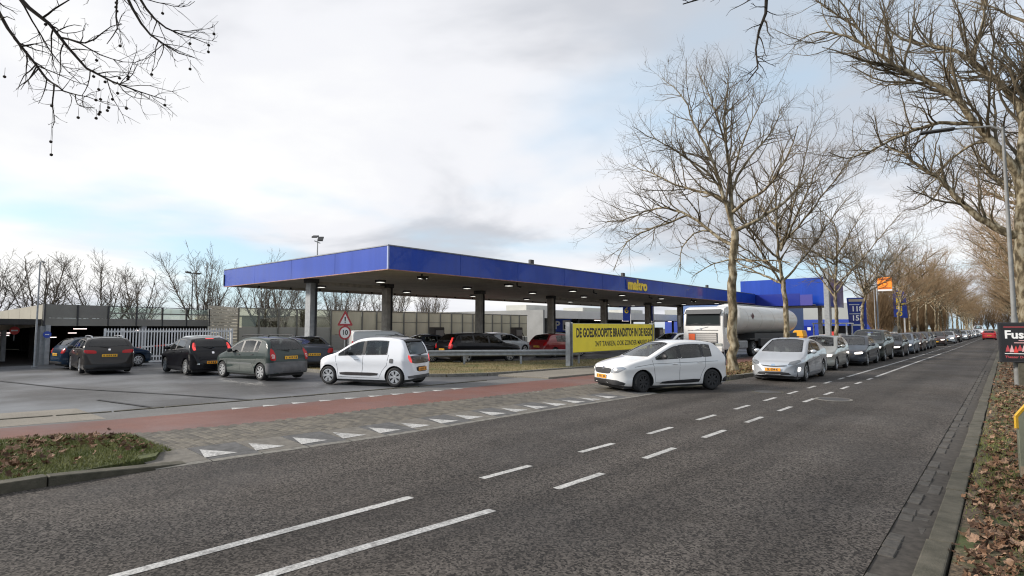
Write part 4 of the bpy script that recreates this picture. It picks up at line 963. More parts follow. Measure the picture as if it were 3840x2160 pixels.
for i in range(n):                                                    # fascia panels, each its own sheet
    a = CY0+(CY1-CY0)*i/n; b = CY0+(CY1-CY0)*(i+1)/n
    cbox('fascia_panel', BLUE, CX1-.05, CX1, a+.009, b-.009, CZ0, CZ1); cbox('rear_fascia_panel', SOFF, CX0, CX0+.05, a+.004, b-.004, CZ0, CZ1)
    cbox('fascia_rib', STEELD, CX0+.05, CX0+.13, (a+b)/2-.05, (a+b)/2+.05, CZ0+.06, CZ1-.3); cbox('fascia_rib', STEELD, CX0+.05, CX0+.13, a-.05, a+.05, CZ0+.06, CZ1-.3)
for i in range(4):
    a = CX0+(CX1-CX0)*i/4; b = CX0+(CX1-CX0)*(i+1)/4; cbox('fascia_panel', BLUE, a+.009, b-.009-(.05 if i == 3 else 0), CY0, CY0+.05, CZ0, CZ1); cbox('fascia_panel', BLUE, a+.004, b-.004-(.05 if i == 3 else 0), CY1-.05, CY1, CZ0, CZ1)
cbox('corner_cap', mat('pale_cap', (.35, .40, .62), .4), CX1-.06, CX1+.012, CY0-.012, CY0+.06, CZ0, CZ1+.01)
cbox('coping', mat('coping_grey', (.20, .21, .24), .5, metal=.4), CX1-.14, CX1+.03, CY0-.03, CY1, CZ1, CZ1+.05); cbox('coping', MATS['coping_grey'], CX0, CX1-.14, CY0-.03, CY0+.14, CZ1, CZ1+.05)
cbox('drip_edge', RUST, CX1-.04, CX1+.012, CY0-.012, CY1, CZ0-.04, CZ0); cbox('drip_edge', RUST, CX0, CX1-.04, CY0-.012, CY0+.04, CZ0-.04, CZ0)
COLY = [17.0, 22.2, 30.6, 39.4, 47.9, 56.9, 65.0]
for i, y in enumerate(COLY):
    y = min(y, CY1-.5); A = MB(); m = GALV if i == 0 else CONCOL
    A.bx(-.26, .26, y-O.y-.20, y-O.y-.16, -.02, CZ0+.1); A.bx(-.26, .26, y-O.y+.16, y-O.y+.20, -.02, CZ0+.1); A.bx(-.10, .10, y-O.y-.16, y-O.y+.16, -.02, CZ0+.1); A.bx(.10, .255, y-O.y-.158, y-O.y+.12, -.02, CZ0)
    A.build('column', m, can); cbox('column_head', STEELD, O.x-.34, O.x+.34, y-.28, y+.28, CZ0-.14, CZ0+.1)
    cbox('downpipe', STEELD, O.x+.27, O.x+.35, y+.10, y+.18, .1, CZ0-.14); cbox('cross_beam', CONCOL, CX0+.2, CX1-.25, y-.09, y+.09, CZ0+.16, CZ0+.42)
    cbox('plinth', CONC, O.x-.45, O.x+.45, y-.42, y+.42, -.02, .16, bevel=.02)
for a, b in ((0, 1), (3, 4), (5, 6)): cbox('tie_beam', CONCOL, O.x-.1, O.x+.1, COLY[a]+.2, min(COLY[b], CY1-.5)-.2, CZ0-.22, CZ0-.02)
LAMPE = mat('canopy_lamp', (.9, .88, .82), .4, emit=1.0)
for y in (20, 27, 34, 41, 48, 55, 61):
    for x in (-23.5, -27.2, -33.5):
        l = cbox('canopy_light', STEELD, x-.22, x+.22, y-.22, y+.22, CZ0-.02, CZ0+.1); cbox('light_diffuser', LAMPE, x-.17, x+.17, y-.17, y+.17, CZ0-.035, CZ0-.021, l)
for y in (19, 26.5, 35, 43.5, 52): MB().tube([(-22.4-O.x, y-O.y, CZ0+.1), (-22.4-O.x, y-O.y, CZ0-.12), (-22.1-O.x, y-O.y, CZ0-.2)], .05, 6).build('camera_bracket', STEELD, can)
lg = cbox('logo_board', BLUED, CX1+.002, CX1+.06, 37.0, 40.3, CZ0+.18, CZ0+.92)
lettering('makro', YEL, lg, (CX1+.075-O.x, 38.65-O.y, CZ0+.52), (R(90), 0, R(90)), 1.02, .05, 1.10, .012, name='logo_lettering')
for y in (27.5, 38.7, 55.0):
    s = MB().box((CX1-1.2-O.x, y-O.y, CZ1+.38), (.2, .34, .26)).build('roof_floodlight', STEELD, can, bevel=.02); MB().tube([(CX1-1.2-O.x, y-O.y, CZ1-.05), (CX1-1.2-O.x, y-O.y, CZ1+.3)], .03, 6).build('floodlight_stem', STEELD, s)
# second, taller canopy at the far end
c2 = empty('tall_canopy', (-18.6, 66.5, 0), 0, 'taller blue boxed canopy beyond the white tanker truck', 'canopy'); O = Vector((-18.6, 66.5, 0))
for i in range(4): cbox('fascia_panel', BLUE, -23.0+i*2.175+.004, -23.0+(i+1)*2.175-.004, 67.0, 67.06, 4.2, 7.2, c2)
cbox('side_fascia', BLUED, -14.36, -14.30, 67.06, 76, 4.2, 7.2, c2); cbox('soffit', SOFF, -23, -14.36, 67.06, 76, 4.25, 4.32, c2); cbox('roof_deck', SOFF, -23, -14.36, 67.06, 76, 6.9, 7.0, c2)
cbox('lower_fascia', BLUED, -23.0, -16.4, 65.6, 65.66, 4.22, 5.5, c2); cbox('lower_soffit', SOFF, -23, -15.2, 65.66, 67, 4.26, 4.32, c2); cbox('lower_fascia_end', mat('violet_blue', (.07, .065, .30), .35), -16.39, -15.2, 65.62, 65.68, 4.22, 5.35, c2)
for x, y in ((-21.5, 70), (-15.5, 70), (-21.5, 74.5), (-15.5, 74.5)): cbox('column', CONCOL, x-.18, x+.18, y-.18, y+.18, 0, 4.25, c2)
mast = empty('grey_mast', (-12.1, 57.4, 0), 0, 'thick pale grey square mast between the tall canopy and the third roadside tree', 'mast'); MB().box((0, 0, 3.6), (.46, .46, 7.2), 0, .9).build('mast_shaft', GALV, mast, bevel=.03); MB().box((0, 0, .1), (.8, .8, .2)).build('footing', CONC, mast)

# ------------------------------------------------------------------ parking deck, left
PANB = mat('panel_beige', (.36, .33, .265), .75, var=.12, vs=.5); PANG = mat('panel_grey', (.20, .195, .175), .75, var=.15, vs=.6); PANL = mat('panel_pale_grey', (.42, .42, .39), .7, var=.1, vs=.5)
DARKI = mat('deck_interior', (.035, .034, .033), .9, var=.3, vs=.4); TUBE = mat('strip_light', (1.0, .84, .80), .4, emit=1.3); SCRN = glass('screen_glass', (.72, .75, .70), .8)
th = math.atan2(8.6, -1.8); deck = empty('parking_deck', (-37.0, 6.6, 0), th, 'low concrete parking deck with dark open ground floor', 'parking deck')
def dk(name, m, x0, x1, y0, y1, z0, z1, parent=deck): return MB().bx(x0, x1, y0, y1, z0, z1).build(name, m, parent)
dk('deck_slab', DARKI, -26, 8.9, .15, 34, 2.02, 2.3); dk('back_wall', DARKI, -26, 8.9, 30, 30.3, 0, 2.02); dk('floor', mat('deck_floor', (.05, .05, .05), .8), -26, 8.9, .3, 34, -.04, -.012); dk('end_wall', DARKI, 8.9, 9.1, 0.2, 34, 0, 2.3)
for i in range(6):
    a, b = i*1.475, (i+1)*1.475
    dk('parapet_panel', PANG, a+.01, b-.01, 0, .14, 1.96, 2.36)
    if i < 2: dk('upper_panel', PANG, a+.01, b-.01, .03, .12, 2.37, 3.06)
    else:
        dk('screen_pane', SCRN, a+.05, b-.05, .06, .075, 2.37, 3.0); dk('screen_rail', PANG, a+.03, b-.03, .04, .10, 2.64, 2.71)
    dk('screen_post', STEELD, a-.035, a+.035, -.02, .11, 1.97, 3.08)
dk('top_rail', STEELD, 0, 8.85, .04, .1, 3.03, 3.07); dk('screen_post', STEELD, 8.82, 8.89, -.02, .11, 1.97, 3.08)
for x, w in ((.05, .34), (4.9, .3)): dk('front_column', GALV, x-w/2, x+w/2, .05, .35, -.02, 1.96)
for x in (-22, -17, -12, -6, 2.4, 7.2):
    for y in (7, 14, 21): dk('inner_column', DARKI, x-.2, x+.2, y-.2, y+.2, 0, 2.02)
r_ = random.Random(4)
for x, y, l in ((-1.6, 3.2, 1.2), (-.6, 5.4, 1.0), (-3.4, 7.5, .9), (-1.4, 9, .6), (2.6, 2.2, .9), (3.9, 6.0, .6), (6.2, 3.0, .5), (7.6, 5, .4), (1.8, 9.5, .7), (-6, 11, 1.1), (-8, 6, 1.1), (5.4, 12, .5), (-12, 10, 1.2), (-2.6, 5, .8), (.8, 6.5, .7), (-5, 4.2, 1.2), (1.2, 12, .4), (-4.4, 12, .6), (-10, 5, 1.2)):
    z_ = 1.90-.055*y-(.05 if l < .7 else 0); dk('strip_light', TUBE, x-l*.35, x+l*.35, y-.05, y+.05, z_, z_+.045)
# ramp parapet that slopes away to the left of the deck
rp = empty('ramp_wall', (-37.0, 6.55, 0), math.atan2(5.6-6.55, -42.5+37.0), 'beige panelled ramp wall sloping down at the left edge of the parking deck', 'wall'); n = 6
for i in range(n):
    a, b = i*1.4+.12, (i+1)*1.4+.10; f = lambda x, k: (3.05-.05*x if k else 1.96-.045*x)
    MB().add([(a, 0, f(a, 0)), (b, 0, f(b, 0)), (b, 0, f(b, 1)), (a, 0, f(a, 1)), (a, -.14, f(a, 0)), (b, -.14, f(b, 0)), (b, -.14, f(b, 1)), (a, -.14, f(a, 1))], [(0, 1, 2, 3), (7, 6, 5, 4), (0, 4, 5, 1), (1, 5, 6, 2), (2, 6, 7, 3), (3, 7, 4, 0)]).build('ramp_panel', PANB, rp)
for x in (0, 5.5): MB().bx(x-.12, x+.12, -.3, -.1, 0, 2.0-.05*x).build('support', GALV, rp)
# sound barrier behind the station: a slatted return, then ribbed panels below glass
sb = empty('sound_barrier', (-42, 18.5, 0), 0, 'grey panelled sound barrier with glazed upper half behind the station', 'barrier')
LATT = mat('lattice_beige', (.66, .62, .52), .7); ang = math.atan2(18.5-15.2, -42+38.8); LN = math.hypot(3.2, 3.3)
for i in range(3):
    for j in range(15):
        z = .03+j*.22; o = MB().box((0, 0, 0), (LN/3-.03, .05, .19)).build('lattice_slat', LATT, sb) if (i, j) == (0, 0) else obj('lattice_slat', bpy.data.objects['lattice_slat'].data, LATT, sb)
        k = (i+.5)/3; o.location = (3.2*(1-k), -3.3*(1-k), z+.1); o.rotation_euler = (0, 0, ang)
RIBP = MB().bx(-.03, .03, 0, 1.47, 0, .205).mesh('barrier_plank'); PANE = MB().bx(-.01, .01, .03, 1.44, 0, 1.0).mesh('barrier_pane'); PTRN = glass('yellowed_screen', (.62, .60, .46), .7)
TRANS = mat('milky_panel', (.58, .55, .43), .45, var=.15, vs=.7)
for i in range(22):
    y = i*1.5; step = .8 if i < 5 else 0
    MB().bx(.02, .12, y-.05, y+.05, 0, 3.34).build('barrier_post', PANG, sb)
    for j in range(9 if i < 5 else (6 if i < 8 else 4)): o = obj('barrier_plank', RIBP, PANL, sb); o.location = (0, y+.01, .01+j*.21)
    z0 = 1.92 if i < 5 else (1.29 if i < 8 else .87); o = obj('barrier_pane', PANE, SCRN if i < 5 else TRANS, sb); o.location = (0, y, z0+.03); o.scale = (1, 1, 3.3-z0-.06)
    MB().bx(-.03, .05, y+.02, y+1.48, 3.27, 3.34).build('top_rail', PANG, sb)
    if i >= 8: MB().bx(.0, .03, y+.05, y+1.45, 2.35, 2.39).build('mid_rail', PANG, sb)
# white palisade gate
GWH = mat('gate_white', (.66, .66, .66), .5)
pg = empty('palisade_gate', (-35.7, 8.9, 0), math.atan2(14.75-8.9, -34.2+35.7), 'white steel palisade gate in front of the parking deck', 'gate'); PL = math.hypot(1.5, 5.85)
for z in (.28, 1.62): MB().bx(0, PL, .03, .08, z, z+.09).build('rail', GWH, pg)
pal = MB().add([(-.03, 0, .12), (.03, 0, .12), (.03, 0, 1.78), (0, 0, 1.86), (-.03, 0, 1.78), (-.03, .02, .12), (.03, .02, .12), (.03, .02, 1.78), (0, .02, 1.86), (-.03, .02, 1.78)], [(0, 1, 2, 3, 4), (9, 8, 7, 6, 5), (0, 5, 6, 1), (1, 6, 7, 2), (2, 7, 8, 3), (3, 8, 9, 4), (4, 9, 5, 0)]).mesh('pale')
k = int(PL/.135)
for i in range(k+1): o = obj('pale', pal, GWH, pg); o.location = (i*PL/k, 0, 0)
for x in (0, .75, PL): MB().bx(x-.06, x+.06, .085, .2, 0, 1.82).build('gate_post', GWH, pg)
MB().bx(0, PL, .0, .2, 0, .09).build('gate_beam', GWH, pg)
# raised red and white boom behind the gate, no-entry sign, blue sign on the column, lamp posts
bm_ = empty('boom_barrier', (-36.6, 10.0, 0), math.atan2(3.6, .9), 'red and white boom barrier behind the palisade gate', 'barrier'); REDP = mat('signal_red', (.62, .05, .04), .45)
MB().bx(-.2, .2, -.18, .18, 0, .95).build('cabinet', REDP, bm_, bevel=.03)
for i in range(6): MB().tube([(.2+i*.6, 0, .72+i*.055), (.2+(i+1)*.6, 0, .72+(i+1)*.055)], .04, 6).build('boom_section', REDP if i % 2 == 0 else WHT, bm_)
ne = empty('no_entry_sign', (-38.9, 5.75, 0), R(102)-R(90), 'round red no-entry sign hanging in the deck entrance', 'sign'); MB().lathe([(.001, -.012), (.21, -.012), (.21, .012), (.001, .012)], 24, (0, 0, 1.72), 'x').build('disc', REDP, ne); MB().bx(.013, .02, -.14, .14, 1.685, 1.755).build('bar', WHT, ne); MB().tube([(-.02, 0, 1.2), (-.02, 0, 2.1)], .02, 6).build('hanger', GALV, ne)
bs_ = empty('round_blue_sign', (-36.62, 6.68, 0), 0, 'small round blue sign on the deck column', 'sign'); MB().lathe([(.001, -.01), (.17, -.01), (.17, .01), (.001, .01)], 20, (0, 0, 1.52), 'x').build('disc', BLUEL, bs_); MB().bx(.011, .016, -.08, .08, 1.50, 1.54).build('arrow', WHT, bs_); MB().bx(-.02, -.0105, -.02, .02, 1.2, 1.7).build('bracket', GALV, bs_)
def lamp_post(x, y, h, arm, label, rz=0.0, r=.06, name='lamp_post', head=(.5, .16, .07)):
    e = empty(name, (x, y, 0), rz, label, 'lamp post'); MB().tube([(0, 0, 0), (0, 0, h*.35), (0, 0, h)], [r, r*.85, r*.6], 10).build('pole', GALV, e, smooth=True)
    MB().tube([(0, 0, h-.05), (-arm*.3, 0, h+.02), (-arm, 0, h+.05)], [r*.5, r*.45, r*.4], 8).build('arm', GALV, e, smooth=True)
    MB().box((-arm-head[0]*.45, 0, h+.05), head).build('lamp_head', GALV, e, bevel=.02); MB().bx(-.05-r, .05+r, -.05-r, .05+r, 0, .04).build('base_plate', GALV, e); return e
lamp_post(-34.9, 5.95, 5.0, .25, 'slim lamp post standing in front of the ramp wall', R(-25), .05, head=(.35, .12, .06))
fl = empty('floodlight_mast', (-46.0, 27.0, 0), R(-50), 'tall thin mast with two tilted floodlights rising behind the blue canopy', 'floodlight'); MB().tube([(0, 0, 0), (0, 0, 5), (0, 0, 9.6)], [.1, .08, .05], 8).build('pole', GALV, fl, smooth=True); MB().bx(-.62, .75, -.04, .04, 9.42, 9.48).build('crossbar', GALV, fl)
for sx, tl in ((-.72, R(55)), (.62, R(22))):
    o = MB().box((0, 0, 0), (.5, .5, .12)).build('floodlight', STEELD, fl, bevel=.02); o.location = (sx, 0, 9.85); o.rotation_euler = (0, tl, 0)
f2 = empty('deck_lamp', (-70, 25.6, 0), R(-60), 'small twin-headed lamp post far behind the parking deck', 'lamp post'); MB().tube([(0, 0, 0), (0, 0, 8.0)], [.09, .05], 6).build('pole', STEELD, f2); MB().bx(-1.0, 1.0, -.1, .1, 8.0, 8.08).build('crossbar', STEELD, f2); MB().bx(-1.05, -.45, -.16, .16, 8.05, 8.2).build('lamp_head', STEELD, f2); MB().bx(.45, 1.05, -.16, .16, 8.05, 8.2).build('lamp_head', STEELD, f2)

# ------------------------------------------------------------------ signs, barrier and billboard beside the driveway
ws = empty('warning_signs', (-21.8, 14.2, 0), R(56), 'triangular warning sign above a round 10 speed sign on a pole', 'sign'); ws.scale = (.84, .84, .98); O = Vector((0, 0, 0)); WFACE = mat('sign_white', (.70, .68, .66), .4); DKRED = mat('sign_dark_red', (.36, .035, .04), .4)
MB().tube([(0, .045, 0), (0, .045, 2.6)], .028, 8).build('pole', GALV, ws)
tri = lambda s: [(-s*.5, -s*.29), (s*.5, -s*.29), (0, s*.58)]
ft = lambda a, b, d: (a, d, b+2.22); fc = lambda a, b, d: (a, d, b+1.68)
circ = lambda r: [(r*math.cos(i*math.pi/16), r*math.sin(i*math.pi/16)) for i in range(32)]
MB().prism(chaikin(tri(.80), 1, True, .06), ft, .0, .012).build('triangle_border', DKRED, ws); MB().prism(tri(.5), ft, -.008, -.002).build('triangle_face', WFACE, ws)
MB().prism([(-.025, -.04), (.025, -.04), (.035, .16), (-.035, .16)], ft, -.014, -.0085).build('exclamation_mark', INK, ws); MB().prism([(.03*math.cos(i*.7854), .03*math.sin(i*.7854)-.095) for i in range(8)], ft, -.014, -.0085).build('exclamation_dot', INK, ws)
MB().prism(circ(.31), fc, .0, .012).build('disc_border', DKRED, ws); MB().prism(circ(.235), fc, -.008, -.002).build('disc_face', WFACE, ws)
lettering('10', INK, ws, (0, -.011, 1.68), (R(90), 0, 0), .30, .008, 1.0, .001, name='speed_number')
# crash barrier: W-beam sections on posts
RP = [(-25.2, 12.6), (-22.2, 16.6), (-20.07, 19.78), (-18.23, 21.88), (-16.3, 24.1)]
cb_ = empty('crash_barrier', (RP[0][0], RP[0][1], 0), 0, 'low galvanised crash barrier along the dry grass island', 'guardrail'); o0 = Vector((*RP[0], 0)); prof = [(0, .48), (.05, .52), (.05, .58), (.0, .61), (0, .65), (.05, .68), (.05, .74), (0, .78)]
for a, b in zip(RP, RP[1:]):
    d = Vector((b[0]-a[0], b[1]-a[1], 0)); l = d.length; d /= l; nx = Vector((d.y, -d.x, 0)); A = MB(); P = []
    for q in (a, b):
        for u, z in prof: p = Vector((*q, z))+nx*u-o0; P.append(p)
        for u, z in prof[::-1]: p = Vector((*q, z))+nx*(u-.012)-o0; P.append(p)
    m_ = 2*len(prof); A.add(P, [(i, (i+1) % m_, m_+(i+1) % m_, m_+i) for i in range(m_)]).build('beam_section', GALV, cb_)
for q in RP:
    MB().box((q[0]-o0.x-.04, q[1]-o0.y+.02, .36), (.10, .06, .76), .8).build('barrier_post', GALV, cb_)
bb = empty('yellow_billboard', (-15.45, 26.2, 0), 0, 'long yellow billboard about cheap fuel on steel posts', 'billboard'); YB = mat('billboard_yellow', (.95, .78, .06), .6, var=.05, vs=2)
MB().bx(-.04, .04, -4.0, 4.25, .70, 2.05).build('board', YB, bb, bevel=.01); MB().bx(-.06, -.041, -4.0, 4.25, .66, 2.08).build('backing_frame', GALV, bb)
for y in (-4.15, 0, 4.1):
    A = MB(); A.bx(-.13, .10, y-.13, y-.10, 0, 2.12); A.bx(-.13, .10, y+.10, y+.13, 0, 2.12); A.bx(-.03, .0, y-.10, y+.10, 0, 2.12)
    if y < -4 or y > 0.5: A.build('post', GALV, bb)
def fit_text(body, y0, y1, z, cap, w):
    me = text_mesh(body, cap/.70, .001, w, 1.0); xs = [v.co.x for v in me.vertices]; k = (y1-y0)/(max(xs)-min(xs))
    return lettering(body, INK, bb, (.044, (y0+y1)/2, z), (R(90), 0, R(90)), cap/.70, w, k, .001)
fit_text('DE GOEDKOOPSTE BRANDSTOF IN DE REGIO', -3.65, 4.05, 1.60, .42, .022); fit_text('24/7 TANKEN, OOK ZONDER MAKRO-PAS', -2.0, 4.0, 1.06, .25, .004)

# ------------------------------------------------------------------ background buildings
WBAND = mat('white_fascia', (.62, .60, .57), .55, var=.06, vs=.3)
s2 = empty('store_deck', (-46, 60, 0), 0, 'white-banded store building with dark open parking below, seen under the canopy', 'building')
for i in range(7): MB().bx(-.25, .0, i*8+.02, i*8+7.98, 3.15, 4.25).build('fascia_panel', WBAND, s2)
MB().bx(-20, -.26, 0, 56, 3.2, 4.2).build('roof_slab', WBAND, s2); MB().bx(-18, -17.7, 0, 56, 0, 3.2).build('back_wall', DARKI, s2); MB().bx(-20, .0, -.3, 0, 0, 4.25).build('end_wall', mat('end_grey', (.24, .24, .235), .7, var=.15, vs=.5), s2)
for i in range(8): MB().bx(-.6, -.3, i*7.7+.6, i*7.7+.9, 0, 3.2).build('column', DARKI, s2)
for i in range(6): MB().bx(-5.1, -4.9, i*9+2, i*9+4, 3.05, 3.15).build('strip_light', TUBE, s2)
for i in range(3): MB().bx(-12, -8, 6+i*15, 12+i*15, 4.2, 5.3).build('rooftop_unit', PANL, s2)
s3 = empty('beige_warehouse', (-95, 70, 0), R(-12), 'distant pale warehouse roof beyond the sound barrier', 'building'); MB().bx(-20, 20, -30, 30, 0, 3.6).build('wall', PANB, s3); MB().prism([(-20.3, 3.6), (20.3, 3.6), (0, 5.3)], lambda a, b, d: (a, d, b), -30.3, 30.3).build('roof', mat('pale_roof', (.50, .47, .40), .6), s3)
s4 = empty('blue_store', (-40, 124, 0), 0, 'large blue and grey store building at the end of the forecourt', 'building'); STG = mat('store_grey', (.34, .35, .34), .6, var=.05, vs=.3)
for i in range(10): MB().bx(-20+i*4.2, -20+(i+1)*4.2-.02, 0, .2, 0, 3.5).build('blue_panel', BLUEL, s4); MB().bx(-20+i*4.2, -20+(i+1)*4.2-.02, .03, .25, 3.5, 6.0+.08*i).build('grey_panel', STG, s4)
MB().bx(-20, 22, .26, 40, 0, 5.9).build('hall', STG, s4); MB().bx(9.5, 11.5, -.03, .0, 0, 2.3).build('door', BLUED, s4); MB().bx(10.2, 10.8, -.05, -.031, 1.4, 2.0).build('door_sign', WHT, s4)
for x in (-4, 1, 6): MB().bx(x, x+.1, -.5, 0, 3.5, 4.3).build('lamp_bracket', WHT, s4)
s5 = empty('blue_hall', (-34, 96, 0), 0, 'light blue hall with dark canopy behind the tanker', 'building'); MB().bx(-9, 6, 0, 18, 0, 6.0).build('hall', mat('pale_blue', (.10, .17, .36), .6), s5); MB().prism([(-3, 3.3), (4, 3.2), (6, 2.7), (5, 3.6), (-2, 4.0)], lambda a, b, d: (a, d, b), -4, -.01).build('entrance_canopy', STEELD, s5)
for x in (-2, 3): MB().bx(x, x+.25, -3.6, -3.35, 0, 3.3).build('support', BLUEL, s5)
for i in range(3): MB().bx(-8+i*4.6, -4.4+i*4.6, -.05, 0, .6, 2.8).build('window', STEELD, s5)
# P sign, banners, posters
ps = empty('parking_sign', (-33.5, 46.5, 0), R(36), 'blue parking sign with a white P between the canopy columns', 'sign'); MB().bx(-.95, .95, -.03, .03, 1.5, 2.75).build('panel', BLUEL, ps); MB().bx(.1, .85, -.045, -.031, 1.62, 2.6).build('text_panel', WHT, ps); MB().bx(.18, .78, -.055, -.046, 1.75, 2.2).build('text_block', STEELD, ps)
lettering('P', WHT, ps, (-.45, -.034, 2.1), (R(90), 0, 0), 1.1, .03, 1.0, .002); [MB().bx(x-.05, x+.05, .031, .1, 0, 2.7).build('post', GALV, ps) for x in (-.6, .6)]
def banner(x, y, txt, label):
    e = empty('banner', (x, y, 0), R(32), label, 'banner'); MB().tube([(.5, 0, 0), (.5, 0, 4.9)], .06, 8).build('pole', WHT, e); MB().bx(-.5, .43, -.02, .02, 2.75, 4.7).build('flag', BLUEL, e); lettering(txt, YEL, e, (-.03, -.024, 4.1), (R(90), 0, 0), 1.1, .02, 1.0, .002)
banner(-37.2, 66.0, '6', 'blue banner with a yellow 6 on a white pole under the canopy edge'); banner(-33.8, 65.6, '5', 'blue banner with a yellow 5 on a white pole beside the tanker cab')
for x, y, lab in ((-28.2, 41.5, 'red-framed poster board standing behind the red hatchback'), (-25.5, 41.2, 'red poster board directly behind the billboard post')):
    e = empty('poster_board', (x, y, 0), R(34), lab, 'poster'); MB().bx(-.7, .7, -.03, .03, .5, 1.75).build('frame', REDP, e); MB().bx(-.58, .58, -.04, -.031, .62, 1.5).build('poster', PANL, e); [MB().bx(q-.04, q+.04, .031, .09, 0, 1.6).build('leg', STEELD, e) for q in (-.5, .5)]
def pump(x, y, label):
    e = empty('fuel_pump', (x, y, 0), R(5), label, 'fuel pump'); MB().box((0, 0, .95), (.55, 1.0, 1.9)).build('housing', mat('pump_brown', (.06, .045, .04), .5), e, bevel=.04); MB().bx(.276, .29, -.38, .38, 1.25, 1.7).build('display', mat('pump_screen', (.30, .26, .24), .3), e); MB().bx(-.5, .5, -.8, .8, 0, .12).build('island', CONC, e, bevel=.03)
    MB().tube([(.2, .52, 1.5), (.3, .7, 1.1), (.3, .66, .5), (.25, .54, .9)], .025, 6).build('hose', RUBBER, e)
pump(-24.6, 49.5, 'dark fuel pump in front of the tanker cab'); pump(-29.5, 34.8, 'dark fuel pump between the third and fourth canopy columns'); pump(-29.5, 26.4, 'dark fuel pump between the second and third canopy columns'); pump(-29.5, 43.6, 'dark fuel pump behind the yellow billboard')
# price pylon, orange sign on its lamp post, vertical logo pylon
py_ = empty('price_pylon', (-12.9, 75.3, 0), R(10), 'tall blue fuel price pylon behind the fourth roadside tree', 'pylon'); DIG = mat('price_digits', (.75, .74, .70), .5, emit=.15)
MB().prism([(-.95, 5.3), (.95, 5.3), (.95, 2.2), (.75, 0), (-.55, 0), (-.8, 2.2)], lambda a, b, d: (a, d, b), -.15, .15).build('body', BLUEL, py_, bevel=.02); MB().bx(-.75, .8, -.165, -.151, 4.85, 5.15).build('header', mat('header_cream', (.6, .5, .38), .5), py_)
for z, t in ((4.05, '118'), (3.0, '153')): q = MB().bx(-.72, .78, -.165, -.151, z-.42, z+.35).build('price_panel', BLUED, py_); lettering(t, DIG, q, (.05, -.17, z-.04), (R(90), 0, 0), .85, .015, .9, .001); MB().bx(-.72, .3, -.165, -.151, z+.42, z+.52).build('fuel_name', WHT, py_)
MB().bx(-.6, .7, -.165, -.151, 2.1, 2.3).build('footer', WHT, py_)
ol = lamp_post(-11.1, 77.0, 9.6, 1.2, 'grey lamp post carrying the orange sign box', R(180), .1)
og = empty('orange_sign', (-11.1, 77.0, 0), 0, 'square orange illuminated sign fixed to a lamp post', 'sign'); ORG = mat('orange_sign', (.85, .24, .02), .5, emit=.25); OD = mat('dark_orange', (.40, .09, .02), .6)
MB().bx(.12, 1.5, -.12, .12, 6.25, 7.6).build('panel', ORG, og, bevel=.03); MB().bx(.3, 1.3, -.135, -.121, 7.3, 7.48).build('headline', OD, og); MB().bx(.2, 1.42, -.135, -.121, 6.32, 6.44).build('footline', OD, og); MB().bx(.12, 1.5, -.1, .1, 6.05, 6.24).build('sub_panel', WHT, og)
MB().tube([(.8+.24*math.cos(i*math.pi/10), -.13, 6.85+.22*math.sin(i*math.pi/10)) for i in range(21)], .035, 5, False).build('emblem_ring', OD, og)
for z in (6.5, 7.4): MB().bx(-.1, .12, -.03, .03, z, z+.06).build('bracket', GALV, og)
lamp_post(-12.4, 84, 7.6, .9, 'thin dark lamp post behind the orange sign', R(20), .07)
vp = empty('logo_pylon', (-12.5, 108, 0), R(8), 'vertical blue pylon with yellow lettering on two white legs', 'pylon'); MB().prism([(-.9, 7.9), (.7, 7.5), (.9, 3.4), (-.9, 3.6)], lambda a, b, d: (a, d, b), -.15, .15).build('panel', BLUEL, vp)
for x in (-.35, .45): MB().bx(x-.1, x+.1, -.1, .1, 0, 3.5).build('leg', WHT, vp)
lettering('makro', YEL, vp, (-.05, -.16, 5.6), (R(90), R(90), 0), 1.55, .03, .95, .003)
fb = empty('railing_fence', (-13.4, 60, 0), 0, 'pale steel railing along the back of the cycle path', 'fence')
bar = MB().bx(-.015, .015, -.015, .015, .1, 1.25).mesh('bar')
for z in (.15, 1.15): MB().bx(-.03, .03, 0, 52, z, z+.05).build('rail', WHT, fb)
for i in range(174): o = obj('bar', bar, WHT, fb); o.location = (0, i*.3, 0)
gb = empty('grit_container', (-12.9, 51.0, 0), 0, 'yellow container seen over the roof of the silver hybrid', 'container'); YC = mat('container_yellow', (.78, .38, .02), .5)
MB().box((0, 0, .55), (.9, 1.1, 1.1), 0, 1.04).build('bin', YC, gb, bevel=.04); MB().prism([(-.52, 1.12), (.52, 1.12), (.40, 1.66), (-.24, 1.66)], lambda a, b, d: (a, d, b), -.55, .55).build('lid', YC, gb, bevel=.05)
rb = empty('road_barrier', (-12.9, 62, 0), 0, 'red plastic road barrier beyond the yellow container', 'barrier'); MB().box((0, 0, .75), (.9, .5, 1.5), 0, .8).build('body', REDP, rb, bevel=.05); MB().box((0, -.26, .9), (.5, .02, .25)).build('reflector', WHT, rb)
ts = empty('trolley_shelter', (-14.6, 70, 0), 0, 'white-framed open shelter behind the third roadside tree', 'shelter')
for x in (-1.6, 1.6):
    for y in (0, 3): MB().bx(x-.06, x+.06, y-.06, y+.06, 0, 2.3).build('post', WHT, ts)
MB().bx(-1.75, 1.75, -.1, 3.1, 2.3, 2.42).build('roof', WHT, ts); MB().bx(-1.5, 1.5, 2.9, 2.95, .3, 2.1).build('back_panel', STEELD, ts)
